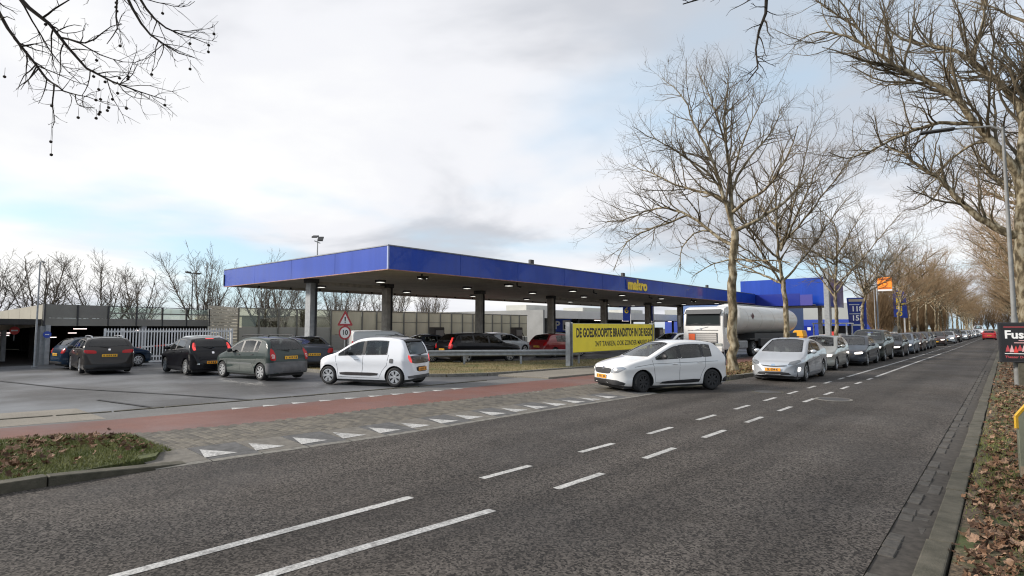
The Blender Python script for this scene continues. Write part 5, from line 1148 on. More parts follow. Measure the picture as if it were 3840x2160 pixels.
# ------------------------------------------------------------------ right-hand verge furniture
lp = empty('street_light', (.19, 23.6, 0), 0, 'tall grey street light on the right verge carrying the poster board', 'lamp post')
POST = mat('weathered_post', (.17, .17, .165), .65, var=.2, vs=3); MB().tube([(0, 0, 0), (0, 0, 2.2), (0, 0, 2.25), (0, 0, 8.2)], [.09, .085, .068, .04], 14).build('pole', POST, lp, smooth=True); MB().tube([(0, 0, 8.1), (-.3, -.05, 8.28), (-1.2, -.2, 8.36)], [.04, .035, .03], 8).build('arm', POST, lp, smooth=True); MB().box((-1.65, -.28, 8.37), (.95, .22, .09), R(10)).build('lamp_head', STEELD, lp, bevel=.03)
fu = empty('advertising_board', (.19, 23.45, 0), R(8), 'black advertising board with the word Fuse on the street light', 'poster'); PB = mat('poster_black', (.014, .014, .016), .35); PR = mat('poster_red', (.42, .06, .07), .5); PK = mat('poster_pink', (.62, .36, .36), .5)
MB().bx(-.42, .92, -.13, -.02, .80, 2.02).build('frame', BLACK, fu, bevel=.012); pn = MB().bx(-.36, .86, -.137, -.131, .86, 1.97).build('poster', PB, fu)
lettering('Fuse', WHT, pn, (-.28, -.139, 1.64), (R(90), 0, 0), .34, .010, 1.0, .001, align='LEFT'); lettering('Theater De Veste', PR, pn, (-.29, -.139, .965), (R(90), 0, 0), .10, .002, 1.0, .001, align='LEFT')
for x0, x1, z in ((-.29, .55, 1.88), (.05, .8, 1.47), (-.06, .8, 1.40)): MB().bx(x0, x1, -.1395, -.1375, z-.012, z+.012).build('text_line', PR if z > 1.8 else PK, pn)
MB().bx(-.29, .3, -.1395, -.1375, 1.06, 1.08).build('text_line', WHT, pn)
pr = random.Random(9)
for i in range(11):
    x = -.22+i*.095; z = 1.2+pr.uniform(-.03, .03); MB().prism([(x-.05, z-.07), (x+.06, z-.06), (x+.04, z+.03), (x+.01, z+.12+pr.random()*.05), (x-.03, z+.03)], lambda a, b, d: (a, d, b), -.1405, -.1375).build('figure', [PR, PK, REDP][i % 3], pn)
for z in (1.0, 1.8): MB().bx(-.08, .08, -.02, .12, z, z+.05).build('clamp', STEELD, fu)
MB().bx(.02, .2, -.10, .02, .05, .80).build('support', CONCD, fu)
ub = empty('utility_cabinet', (.40, 9.35, 0), R(2), 'olive grey cabinet with yellow edging at the right edge', 'cabinet'); OLV = mat('olive_grey', (.14, .145, .105), .6, var=.15, vs=4); YE = mat('edge_yellow', (.62, .36, .03), .5)
MB().prism([(-.36, .07), (.36, .07), (.36, 1.0), (-.22, 1.0), (-.36, .80)], lambda a, b, d: (a, d, b), -.18, .18).build('body', OLV, ub, bevel=.01)
for a, b in (((-.37, .66), (-.37, .80)), ((-.37, .80), (-.225, 1.01)), ((-.225, 1.01), (.36, 1.01))): MB().tube([(a[0], -.17, a[1]), (b[0], -.17, b[1])], .022, 5).build('edge_strip', YE, ub)
MB().bx(-.36, -.25, -.19, -.181, .12, .22).build('sticker', mat('sticker_brown', (.25, .19, .13), .7), ub)

# ------------------------------------------------------------------ tanker truck
TWH = paint('truck_white', (.74, .72, .69), rough=.4); TANK = mat('tank_white', (.72, .70, .66), .35, var=.06, vs=.8, coat=.3)
tk = empty('tanker_truck', (-13.95, 33.9, 0), math.atan2(-1, -.035), 'white tanker truck parked beside the station behind the roadside trees', 'truck')
cabp = [(-.05, .55), (0, .8), (0, 1.95), (-.10, 2.75), (-.30, 3.02), (-.7, 3.14), (-2.1, 3.22), (-2.2, 3.15), (-2.2, .95), (-1.95, .95), (-1.9, .55)]
MB().prism(cabp, lambda a, b, d: (a, d, b), -1.24, 1.24).build('cab', TWH, tk, bevel=.07, smooth=True, seg=2)
TG = mat('truck_glass', (.016, .021, .021), .08, spec=.22)
def quad(name, P, m, par=tk): return MB().add(P, [(0, 1, 2, 3)]).build(name, m, par, fix=False)
MB().add([(.006, -1.1, 1.98), (.006, 1.1, 1.98), (-.090, 1.07, 2.78), (-.090, -1.07, 2.78)], [(0, 1, 2, 3)]).build('windscreen_surround', BLACK, tk, fix=False)
quad('windscreen', [(.012, -1.04, 2.06), (.012, 1.04, 2.06), (-.080, 1.02, 2.70), (-.080, -1.02, 2.70)], TG)
MB().prism([(-.02, 2.72), (.10, 2.70), (-.18, 2.98)], lambda a, b, d: (a, d, b), -1.12, 1.12).build('sun_visor', mat('visor_grey', (.10, .10, .10), .4), tk)
for sg in (-1, 1):
    MB().add([(-.35, sg*1.248, 1.95), (-1.25, sg*1.248, 1.95), (-1.25, sg*1.248, 2.72), (-.48, sg*1.248, 2.72)], [(0, 1, 2, 3)]).build('side_window', TG, tk, fix=False)
    MB().bx(-.30, -.27, sg*1.243, sg*1.252, .9, 2.8).build('door_gap', SEAM, tk, fix=False); MB().bx(-1.36, -1.33, sg*1.243, sg*1.252, .9, 2.8).build('door_gap', SEAM, tk, fix=False)
    m_ = MB().box((.02, sg*1.45, 2.25), (.14, .22, .75)).build('mirror', STEELD, tk, bevel=.04); MB().tube([(-.1, sg*1.22, 2.7), (.02, sg*1.42, 2.65)], .02, 6).build('mirror_arm', STEELD, m_)
    MB().box((.0, sg*.98, .86), (.1, .42, .20)).build('headlight', LENS, tk, bevel=.03); MB().bx(-.95, -.5, sg*1.16, sg*1.26, .35, .6).build('step', GREYPL, tk, bevel=.02)
MB().bx(-.01, .02, -.85, .85, 1.0, 1.52).build('grille', mat('grille_white', (.45, .43, .41), .5), tk)
for i in range(4): MB().bx(.02, .028, -.82, .82, 1.05+i*.12, 1.065+i*.12).build('grille_slat', GREYPL, tk)
for y0, y1, z0, z1 in ((-.9, -.86, .95, 1.56), (.86, .9, .95, 1.56), (-.9, .9, .95, .985)): MB().bx(.0, .034, y0, y1, z0, z1).build('grille_frame', BLACK, tk)
MB().bx(-.015, .024, -.88, .88, 1.52, 1.56).build('grille_edge', STEELD, tk); MB().bx(.005, .018, -.95, .95, 1.70, 1.73).build('panel_line', GREYPL, tk); MB().tube([(.012, -.7, 1.68), (.012, .35, 1.92)], .012, 4).build('badge_bar', CHROME, tk); MB().lathe([(.001, 0), (.06, 0), (.06, .012), (.001, .012)], 12, (.0, -.1, 1.80), 'x').build('badge', CHROME, tk)
MB().bx(.0, .03, -.9, .9, .78, .96).build('lower_intake', BLACK, tk); [MB().tube([(.03, y0, 2.03), (-.02, y0+.75, 2.16)], .014, 5).build('wiper', BLACK, tk) for y0 in (-.9, -.1)]; [MB().bx(-.5, .02, sg*1.246, sg*1.262, .62, 1.5).build('corner_deflector', TWH, tk, bevel=.005) for sg in (-1, 1)]
MB().bx(-.25, .06, -1.22, 1.22, .42, .76).build('bumper', TWH, tk, bevel=.05); MB().bx(.036, .056, -.88, -.48, 1.12, 1.5).build('hazard_plate', mat('hazard_orange', (.75, .12, .03), .5), tk)
MB().bx(-14.6, -1.2, -.45, .45, .75, 1.0).build('chassis', STEELD, tk); MB().bx(-14.5, -5.6, -1.05, 1.05, 1.0, 1.5).build('underframe', STEELD, tk)
tp = []
for i in range(13):
    t = i/12; tp.append((-3.0-.6*t if i < 4 else None))
prof = [(.001, 0), (.55, .06), (.85, .18), (.97, .38), (1.0, .62), (1.0, 11.1), (.97, 11.36), (.85, 11.56), (.55, 11.68), (.001, 11.74)]
A = MB(); A.lathe(prof, 36, (0, 0, 0), 'x', cap=False); A.v = [(-2.95-x, y*1.22, 2.42+z*.98) for x, y, z in A.v]; A.build('tank', TANK, tk, smooth=True)
for x in (-4.2, -6.6, -9.0, -11.4, -13.4):
    A = MB(); A.lathe([(1.003, -.04), (1.012, -.03), (1.012, .03), (1.003, .04)], 36, (0, 0, 0), 'x', cap=False); A.v = [(x+a, b*1.22, 2.42+c*.98) for a, b, c in A.v]; A.build('tank_band', TANK, tk, smooth=True)
MB().bx(-13.6, -4.0, -.3, .3, 3.39, 3.45).build('walkway', GALV, tk)
for sg in (-1, 1):
    o = MB().prism([(0, -.22), (.22, 0), (0, .22), (-.22, 0)], lambda a, b, d: (-4.9+a, d, 2.62+b), sg*1.215, sg*1.235).build('hazard_diamond', mat('diamond_dark', (.10, .02, .025), .5), tk)
    MB().bx(-4.0, -2.6, sg*.85, sg*1.2, .55, 1.05).build('fuel_tank', GALV, tk, bevel=.06); MB().bx(-10.0, -6.3, sg*1.0, sg*1.2, .62, 1.15).build('side_cabinet', STEELD, tk, bevel=.03)
    MB().bx(-14.6, -10.1, sg*.9, sg*1.2, 1.12, 1.22).build('mudguard', STEELD, tk); MB().bx(-5.6, -4.3, sg*.75, sg*1.22, 1.10, 1.18).build('mudguard', STEELD, tk)
ty, rm, sp = wheel_meshes(.5, 'cap')
for x in (-1.45, -4.95, -10.7, -12.0, -13.3):
    for sg in (-1, 1):
        w = obj('wheel', ty, RUBBER, tk); w.location = (x, sg*1.06, .5); w.rotation_euler = (0, 0, 0 if sg > 0 else math.pi); w.scale = (1, 1.5, 1); obj('rim', rm, GREYPL, w); obj('hub_disc', sp, GALV, w)

# ------------------------------------------------------------------ cars
P_ = dict(white=paint('white', (.74, .75, .78)), white2=paint('warm_white', (.72, .71, .70)), silver=paint('silver', (.47, .49, .52), .45), silver2=paint('grey_silver', (.36, .36, .33), .5), gg=paint('grey_green', (.042, .056, .052), .35),
          black=paint('black', (.006, .006, .008)), brown=paint('brown_grey', (.040, .036, .034), .4), red=paint('red', (.22, .008, .012)), redb=paint('bright_red', (.48, .015, .015)), navy=paint('navy', (.008, .022, .045), .2),
          dgrey=paint('dark_grey', (.045, .05, .062), .4), dgreen=paint('dark_green_grey', (.03, .035, .032), .4), dbrown=paint('dark_brown', (.05, .028, .024), .4), lgrey=paint('light_grey', (.34, .36, .38), .5), bluegrey=paint('blue_grey', (.10, .12, .15), .4))
place(make_car(TWINGO, P_['white'], wheel='alloy6', rimm=ALLOY), -16.13, 11.64, (-.931, -.365), 'small white hatchback with black tailgate and dark side moulding')
place(make_car(CITY, P_['gg'], wheel='cap', rimm=mat('dull_silver', (.34, .35, .36), .4, metal=.6)), -21.38, 10.3, (-.994, -.113), 'grey green hatchback with roof rails right behind the white hatchback')
place(make_car(PUNTO, P_['black'], wheel='cap', rimm=MATS['dull_silver'], rearglass=PRIV), -25.9, 9.7, (-.998, .04), 'black hatchback with high red tail lights lit, ahead of the grey green car')
place(make_car(ESTATE, P_['brown'], rearglass=PRIV), -29.85, 7.3, (-.995, .10), 'brownish grey estate car seen from behind in the car park entrance')
place(gcar(generic(3.9, 1.65, 1.42, .29, 'hatch'), P_['navy'], lit=False, wheel='cap'), -32.9, 8.2, (-.12, 1), 'dark blue hatchback half hidden behind the brownish grey estate')
place(make_car(FABIA, P_['white2'], wheel='steel', rimm=DISH), -8.11, 16.34, (-.465, -.885), 'white hatchback with black wheels turning in from the road')
place(make_car(PRIUS, P_['silver']), -6.24, 23.3, (.02, -1), 'silver hybrid hatchback with running lights at the head of the queue')
HATCH = generic(4.15, 1.76, 1.48, .31, 'hatch'); HATCHS = generic(3.62, 1.62, 1.50, .285, 'hatch'); SEDAN = generic(4.7, 1.82, 1.46, .32, 'sedan'); SUV = generic(4.6, 1.86, 1.76, .36, 'suv', .26); WAGON = generic(4.75, 1.86, 1.58, .34, 'suv', .22)
q2 = place(gcar(HATCHS, P_['silver2'], wheel='alloy5'), -6.5, 29.6, (0, -1), 'small greenish silver hatchback, second car of the queue', group='cars queueing on the road')
q3 = place(gcar(SEDAN, P_['dgrey'], wheel='alloy10'), -6.15, 34.5, (0, -1), 'dark grey saloon, third car of the queue', group='cars queueing on the road')
q4 = place(gcar(SUV, P_['dgreen']), -6.15, 39.7, (0, -1), 'tall dark off-roader, fourth car of the queue', group='cars queueing on the road')
q5 = place(gcar(HATCH, P_['black'], wheel='alloy5'), -5.95, 45.6, (0, -1), 'black hatchback, fifth car of the queue', group='cars queueing on the road')
def again(src, m, old, x, y, d, label, group='cars queueing on the road'):
    o = copy_tree(src); repaint(o, m, old); return place(o, x, y, d, label, 'car', group)
again(q3, P_['bluegrey'], P_['dgrey'], -5.95, 51.3, (0, -1), 'blue grey saloon, sixth car of the queue')
again(q5, P_['dbrown'], P_['black'], -5.95, 57.0, (0, -1), 'dark brown hatchback, seventh car of the queue')
again(q5, P_['dgrey'], P_['black'], -6.0, 62.6, (0, -1), 'dark grey hatchback, eighth car of the queue')
again(q2, P_['black'], P_['silver2'], -6.05, 68.0, (0, -1), 'small black hatchback, ninth car of the queue')
again(q5, P_['dbrown'], P_['black'], -5.75, 76.2, (.03, -1), 'dark brown hatchback with both headlights lit, after a gap in the queue')
again(q3, P_['lgrey'], P_['dgrey'], -5.6, 88.0, (0, -1), 'light grey saloon with a yellow plate far along the queue')
again(q4, P_['black'], P_['dgreen'], -5.5, 96.0, (0, -1), 'black off-roader far along the queue')
far = [(q3, 'lgrey', 'dgrey', 110), (q5, 'bluegrey', 'black', 118), (q5, 'lgrey', 'black', 126), (q2, 'silver', 'silver2', 134), (q3, 'silver', 'dgrey', 143), (q5, 'dgrey', 'black', 152), (q3, 'silver', 'dgrey', 161)]
for s, m, od, y in far: again(s, P_[m], P_[od], -5.3, y, (0, -1), 'car in the distant tail of the queue')
again(q5, P_['redb'], P_['black'], -2.1, 118, (0, 1), 'bright red hatchback driving away in the right-hand lane', None)
# inside the station
vol = place(gcar(WAGON, P_['black'], lit=False, rearglass=PRIV), -21.8, 22.6, (.20, .98), 'black estate car waiting behind the crash barrier', group=None)
MB().add([(-2.30, -.78, .95), (-2.34, -.62, .95), (-2.14, -.62, 1.36), (-2.10, -.72, 1.36)], [(0, 1, 2, 3)]).build('tall_tail_light', REDLIT, vol, fix=False)
again(q5, P_['red'], P_['black'], -22.3, 30.6, (.12, .99), 'dark red hatchback left of the yellow billboard', None)
again(q3, P_['black'], P_['dgrey'], -24.6, 19.6, (.45, .9), 'black saloon between the white hatchback and the black estate', None)
again(q3, P_['dgrey'], P_['dgrey'], -28.3, 24.9, (.15, .98), 'dark saloon further back under the canopy', None)
again(q5, P_['white'], P_['black'], -27.4, 31.0, (.1, 1), 'white hatchback under the canopy behind the black estate', None)
again(q5, P_['redb'], P_['black'], -33.0, 36.5, (.0, 1), 'red hatchback on the far side of the canopy', None)
again(q3, P_['white'], P_['dgrey'], -27.0, 37.2, (.1, 1), 'white saloon under the canopy beside the fourth column', None)
again(q5, P_['white2'], P_['black'], -19.0, 40.5, (-.2, -1), 'white hatchback partly hidden between billboard and tanker', None)
again(q3, P_['dgrey'], P_['dgrey'], -25.6, 14.4, (-.95, .3), 'dark saloon between the grey green car and the canopy column', None)
again(q5, P_['silver'], P_['black'], -31.3, 11.8, (-.98, .05), 'silver hatchback half hidden behind the black hatchback', None)
again(q3, P_['navy'], P_['dgrey'], -40.0, 78.0, (.0, 1), 'dark blue saloon parked below the white-banded store', None)
again(q3, P_['lgrey'], P_['dgrey'], -14.2, 82.0, (.0, 1), 'light grey saloon parked behind the price pylon', None)
VAN = dict(L=4.4, W=1.8, H=1.72, R=.31, wf=.85, wr=3.55, zb=.2, tum=.10, pr=.2, top=[(0, .5), (.05, .75), (.2, .85), (.7, 1.0), (.98, 1.08), (1.5, 1.46), (1.9, 1.66), (2.2, 1.71), (4.2, 1.70), (4.33, 1.64), (4.38, 1.2), (4.4, .5)],
    belt=[(0, .85), (1, 1.0), (2.2, 1.04), (4.4, 1.05)], glass=(1.02, 1.78, 4.2, None), B=2.1, C=None, rail=.16, oneRow=True, seams=[[(1.2, 1.0), (1.3, .3), (2.08, .28), (2.1, 1.0)], [(2.2, 1.5), (2.2, .3), (3.1, .3), (3.1, 1.5), (2.2, 1.5)], [(2.2, .8), (4.3, .8)]],
    patches=[('headlight', 'F2', [(.45, .66), (.76, .68), (.78, .84), (.5, .8)], LENS), ('front_grille', 'F', [(-.4, .5), (.4, .5), (.4, .62), (-.4, .62)], BLACK), ('tail_light', 'B2', [(.74, .7), (.84, .7), (.84, 1.15), (.74, 1.15)], RED), ('side_moulding', 'S', [(1.4, .45), (3.0, .45), (3.0, .53), (1.4, .53)], BLACK)])
place(make_car(VAN, P_['white2'], name='van', wheel='cap'), -26.6, 20.2, (.42, .91), 'white panel van parked behind the warning signs', 'van')
place(gcar(generic(5.4, 2.0, 2.4, .36, 'suv', .25), P_['white'], name='van'), -5.0, 172, (0, -1), 'tall white van at the far end of the queue', 'van')

# ------------------------------------------------------------------ trees
T1 = [([(-8.7,24.2,-0.35),(-8.69,24.2,3.3),(-8.51,24.2,4.93),(-8.47,24.2,5.92)],0.21,0.15),([(-8.5,24.2,5.3),(-9.16,24.31,5.64),(-9.68,24.45,6.19),(-10.37,24.6,6.77),(-11.1,24.77,7.18),(-12.19,24.94,7.56),(-13.02,25.12,7.55),(-13.81,25.31,7.36),(-14.81,25.5,7.28),(-15.57,25.7,7.4)],0.075,0.018),([(-10.73,24.69,6.97),(-11.59,24.4,6.67),(-12.13,24.06,6.46),(-12.66,23.72,6.18),(-13.1,23.37,5.87),(-13.32,23.02,5.22),(-13.46,22.7,4.48)],0.05,0.012),([(-8.47,24.2,5.92),(-8.71,24.13,6.61),(-8.8,24.04,7.41),(-9.15,23.93,8.67),(-9.44,23.82,9.59),(-9.81,23.71,10.26),(-10.1,23.59,11.34),(-10.26,23.46,11.98),(-10.64,23.33,12.39),(-11.16,23.2,12.99)],0.09,0.012),([(-8.56,24.17,6.18),(-8.61,24.27,7.23),(-8.64,24.4,8.28),(-8.81,24.54,9.59),(-8.98,24.68,11.22),(-8.85,24.84,12.66),(-8.85,25.0,13.43)],0.1,0.012),([(-8.47,24.2,5.92),(-7.9,24.49,6.16),(-7.36,24.87,6.6),(-6.64,25.28,7.17),(-6.29,25.73,7.72),(-5.97,26.2,8.3)],0.085,0.02),([(-8.59,24.22,6.71),(-7.85,23.89,7.09),(-7.01,23.48,7.28),(-6.31,23.02,7.81),(-5.63,22.52,8.71),(-5.37,22.0,9.1)],0.075,0.014),([(-8.6,24.25,6.97),(-9.33,24.46,7.58),(-10.35,24.76,8.07),(-11.54,25.09,8.53),(-12.74,25.44,9.42),(-13.86,25.81,9.93),(-14.52,26.2,10.43)],0.07,0.012),([(-8.87,24.33,7.2),(-9.26,23.94,8.42),(-10.09,23.46,9.12),(-10.5,22.93,9.5),(-11.24,22.37,10.02),(-11.9,21.8,10.57)],0.065,0.01),([(-8.62,24.32,7.62),(-8.3,24.73,8.73),(-7.78,25.28,9.58),(-7.28,25.91,10.46),(-7.09,26.6,11.68)],0.065,0.012),([(-8.79,24.52,9.43),(-9.22,24.64,10.94),(-9.56,24.83,12.07),(-10.07,25.09,13.21),(-10.47,25.4,14.07)],0.045,0.01),([(-8.64,24.4,8.28),(-7.96,23.88,9.52),(-7.33,23.26,10.2),(-6.63,22.6,10.79)],0.05,0.01),([(-8.53,24.2,4.73),(-7.55,23.88,4.56),(-6.77,23.46,4.5),(-6.05,23.0,4.28)],0.05,0.018),([(-8.53,24.2,4.73),(-9.1,23.93,4.65),(-9.63,23.59,4.35),(-9.98,23.2,3.96)],0.035,0.01),([(-9.55,24.41,6.05),(-10.07,24.23,6.12),(-10.6,24.03,5.68),(-10.76,23.82,5.14),(-10.63,23.61,4.63),(-10.77,23.4,4.02)],0.04,0.01)]
BIG = [([(0.75,35.0,-0.19),(0.8,35.0,1.85),(0.77,35.0,4.64),(0.75,35.0,6.12)],0.4,0.33),([(0.75,35.0,6.12),(0.85,35.14,7.61),(0.8,35.33,9.16),(1.26,35.54,11.9),(1.31,35.77,14.8),(1.83,36.0,19.95)],0.3,0.1),([(0.75,35.0,6.12),(0.42,34.87,6.13),(-0.07,34.71,6.42),(-0.64,34.53,6.96),(-1.23,34.33,7.51),(-1.68,34.13,8.28),(-2.05,33.92,8.93),(-2.52,33.7,9.42),(-3.1,33.47,9.83),(-3.62,33.24,10.59),(-4.18,33.0,10.77)],0.2,0.03),([(0.82,35.23,8.38),(0.51,35.03,9.42),(-0.16,34.78,10.66),(-0.68,34.52,11.51),(-1.24,34.23,12.7),(-1.84,33.93,13.42),(-2.91,33.62,14.26),(-3.69,33.31,14.97),(-4.49,32.98,15.79),(-5.47,32.66,16.79),(-6.94,32.33,17.37),(-7.81,32.0,16.91)],0.2,0.02),([(-0.68,34.52,11.51),(-1.91,34.16,11.82),(-2.91,33.67,11.53),(-3.93,33.09,11.07),(-4.78,32.45,10.5),(-5.67,31.76,10.13),(-6.23,31.0,10.45)],0.1,0.02),([(1.03,35.44,10.53),(1.02,35.47,12.0),(0.63,35.55,13.02),(-0.06,35.64,14.1),(-0.61,35.75,14.71),(-0.88,35.87,15.38),(-1.37,36.0,15.88),(-2.42,36.16,16.57),(-3.74,36.32,17.44),(-4.78,36.5,19.17)],0.18,0.02),([(-0.71,35.8,14.96),(-0.36,35.83,16.4),(-0.06,36.07,17.47),(-0.12,36.5,19.11)],0.08,0.03),([(0.83,35.21,8.19),(0.23,35.61,8.77),(-0.24,36.16,9.33),(-0.53,36.8,10.27),(-1.0,37.5,11.26)],0.08,0.02),([(-4.77,35.0,16.64),(-5.58,34.33,18.54),(-6.25,33.46,19.9),(-7.7,32.5,20.33)],0.06,0.02),([(0.85,35.14,7.61),(0.16,36.15,8.66),(-0.41,37.49,9.83),(-1.03,39.0,11.43)],0.09,0.02),([(-0.16,34.78,10.66),(-0.92,35.43,10.8),(-1.83,36.23,10.38),(-2.82,37.09,9.32),(-3.64,38.0,8.74)],0.07,0.02),([(-2.0,33.95,8.85),(-2.39,34.7,8.3),(-2.86,35.41,8.03),(-3.53,36.0,7.99)],0.05,0.015),([(-5.28,34.58,17.83),(-6.88,33.97,19.52),(-8.15,33.08,20.85),(-8.75,32.0,21.42)],0.05,0.02)]
TOPR = [([(-2.84,10.09,8.2),(-2.86,10.07,7.29),(-2.97,9.97,6.91),(-3.05,9.91,6.53),(-2.99,9.96,6.25),(-3.17,9.81,6.02)],0.04,0.008),([(-2.57,10.32,7.96),(-3.2,9.78,7.77),(-3.69,9.36,7.53),(-3.97,9.12,7.41)],0.04,0.01)]
TL = [([(-11.2,-3.0,0),(-11.25,-3.0,2.5),(-11.2,-2.9,5.0),(-11.3,-2.7,6.5)],0.26,0.2),([(-11.3,-2.7,6.5),(-11.8,-1.2,7.6),(-11.6,0.2,7.7),(-11.26,0.86,7.27)],0.12,0.046),([(-11.3,-2.7,6.3),(-10.9,-1.4,7.4),(-10.6,0,7.7),(-9.86,1.01,6.6)],0.12,0.046),([(-11.3,-2.7,6.5),(-10.6,-1.2,7.9),(-9.6,0.6,8.1),(-7.88,1.92,6.01)],0.1,0.03),([(-9.6,0.6,8.1),(-9.3,1.0,7.8),(-8.11,2.12,6.15)],0.06,0.026),([(-11.3,-2.7,6.5),(-11.6,-3.5,8.5),(-12,-4,11)],0.16,0.05),([(-11.26,0.86,7.27),(-10.84,1.23,6.41),(-10.66,1.38,6.03),(-10.57,1.45,5.85),(-10.42,1.59,5.63),(-10.32,1.67,5.44),(-10.28,1.71,5.41)],0.045,0.022),([(-10.28,1.71,5.41),(-9.97,1.79,5.24),(-9.73,1.84,5.1),(-9.45,1.97,5.03),(-9.24,2.08,4.94)],0.02,0.006),([(-10.09,1.76,5.3),(-10.03,1.75,5.1),(-10.0,1.74,4.9),(-9.93,1.77,4.76),(-9.94,1.74,4.63)],0.016,0.005),([(-10.42,1.59,5.63),(-10.31,1.86,5.53),(-10.26,2.05,5.47),(-10.19,2.18,5.45)],0.012,0.005),([(-9.86,1.01,6.6),(-9.56,1.27,6.12),(-9.36,1.44,5.92),(-9.21,1.57,5.75),(-9.1,1.67,5.56),(-8.98,1.77,5.38),(-8.86,1.88,5.2),(-8.71,2.0,5.07),(-8.56,2.13,5.02),(-8.44,2.23,5.0),(-8.33,2.33,4.89),(-8.25,2.4,4.82),(-8.08,2.55,4.78)],0.045,0.006),([(-9.13,1.65,5.61),(-8.94,1.72,5.55),(-8.73,1.84,5.46),(-8.56,1.94,5.58),(-8.44,1.99,5.65),(-8.31,2.08,5.69)],0.02,0.005),([(-9.63,1.21,6.24),(-9.66,1.37,6.03),(-9.68,1.52,5.78),(-9.7,1.64,5.58),(-9.65,1.79,5.4),(-9.54,1.95,5.22)],0.018,0.005),([(-7.88,1.92,6.01),(-7.76,2.03,5.71),(-7.67,2.11,5.51),(-7.61,2.15,5.35),(-7.52,2.24,5.3),(-7.42,2.33,5.2),(-7.29,2.43,5.1),(-7.16,2.55,5.05)],0.03,0.005),([(-7.49,2.26,5.27),(-7.41,2.2,5.1),(-7.33,2.18,4.91),(-7.31,2.15,4.79)],0.01,0.003),([(-8.11,2.12,6.15),(-8.0,2.22,5.91),(-7.92,2.29,5.73),(-7.77,2.41,5.57),(-7.64,2.52,5.52),(-7.51,2.64,5.45),(-7.36,2.77,5.37)],0.026,0.005),([(-7.71,2.46,5.54),(-7.47,2.61,5.51),(-7.31,2.71,5.52),(-7.21,2.77,5.54)],0.01,0.003),([(-8.84,1.9,5.18),(-8.84,1.89,4.96),(-8.9,1.84,4.86),(-8.89,1.85,4.71)],0.01,0.004),([(-8.03,2.2,5.97),(-7.88,2.38,5.92),(-7.68,2.6,5.88),(-7.61,2.68,5.98)],0.01,0.004),([(-8.99,1.7,5.56),(-8.82,1.82,5.48),(-8.69,1.92,5.36),(-8.51,2.06,5.28),(-8.31,2.22,5.21),(-8.17,2.34,5.29)],0.014,0.004),([(-9.24,2.08,4.94),(-9.1,2.2,4.87),(-8.93,2.34,4.85)],0.006,0.003),([(-9.59,1.91,5.06),(-9.46,1.9,4.9),(-9.32,1.93,4.82),(-9.14,2.03,4.79)],0.01,0.004),([(-8.56,2.13,5.02),(-8.49,2.19,4.89),(-8.38,2.28,4.8),(-8.25,2.4,4.79)],0.009,0.004)]
BALLS = [(-9.67,1.18,5.09),(-9.3,1.5,5.79),(-8.61,2.09,6.08),(-8.61,2.09,6.02),(-8.6,2.1,5.97),(-8.15,2.49,5.94),(-7.86,2.73,5.53),(-7.68,2.89,5.51),(-7.63,2.93,5.66),(-8.55,2.14,5.5),(-8.78,1.95,5.31),(-8.23,2.42,5.12),(-7.85,2.74,5.19),(-8.54,2.15,5.07),(-8.45,2.22,5.09),(-8.46,2.22,5.06),(-8.68,2.03,5.02),(-8.74,1.98,4.92),(-8.55,2.14,4.87),(-8.6,2.1,4.79),(-8.76,1.96,4.78),(-8.72,2.0,4.79),(-9.18,1.59,4.7),(-8.08,2.54,4.71),(-8.63,2.07,4.68),(-8.64,2.06,4.64),(-8.71,2.0,4.62),(-8.72,1.99,4.59),(-8.93,1.82,4.55),(-8.75,1.97,4.54),(-9.17,1.6,4.23),(-9.16,1.61,4.06),(-8.79,1.93,5.09),(-8.46,2.22,4.67),(-7.68,2.89,5.42)]

t1 = tree_from_limbs('plane_tree', T1, 3, 'bare plane tree nearest the camera on the left verge, in front of the tanker cab', 'plane trees on the left verge', dens=(2.0, 3.0, 5.0), rt=.0042, balls=120, rat=(.44, .48, .55), maxlen=(2.8, 1.4, .8))
V = []
for k, (sd_, fork, h, sp_, r, lean) in enumerate(((31, 4.9, 12.6, 5.6, .17, (.35, .1)), (32, 4.6, 12.0, 5.2, .155, (.1, .1)), (33, 4.4, 12.4, 5.6, .155, (-.3, .2)))):
    V.append(tree_from_limbs('plane_tree', avenue_limbs(sd_, fork, h, sp_, 11, r, lean), 40+k, 'x', None, dens=(1.5, 2.4, 4.2), rt=.0050, balls=60, rat=(.44, .48, .55), maxlen=(2.8, 1.5, .85)))
for o, x, y, rz, lab in ((V[0], -9.75, 36.1, 2.2, 'bare plane tree in front of the middle of the tanker'), (V[1], -10.0, 50.0, .7, 'bare plane tree beside the thick grey mast'), (V[2], -10.3, 62.0, 3.6, 'bare crooked plane tree in front of the price pylon')):
    o.location = (x, y, 0); o.rotation_euler = (0, 0, rz); tag(o, lab, 'tree', 'plane trees on the left verge')
bigt = tree_from_limbs('plane_tree', BIG, 5, 'large mottled plane tree at the right edge with limbs arching over the road', None, dens=(1.8, 2.7, 4.4), rat=(.44, .5, .55), rt=.0048, balls=70, maxlen=(3.8, 1.9, .95))
TL = [(p, a*(.72 if i > 5 else .85), b*(.72 if i > 5 else .85)) for i, (p, a, b) in enumerate(TL)]
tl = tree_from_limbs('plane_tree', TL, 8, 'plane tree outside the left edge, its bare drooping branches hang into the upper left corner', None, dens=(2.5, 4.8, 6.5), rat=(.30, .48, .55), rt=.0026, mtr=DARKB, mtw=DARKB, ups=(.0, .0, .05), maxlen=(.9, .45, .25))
for b in BALLS:
    A = MB(); o_ = Vector(tl.location); p = Vector(b)-o_; v, f = ico(p, .021); A.add(v, f); h_ = .12 if b[2] > 4.5 else (.40 if b[2] > 4.2 else .62); A.tube([p, p+Vector((.004, 0, h_))], .0025, 3, False); A.build('seed_ball', DARKB, tl, fix=False)
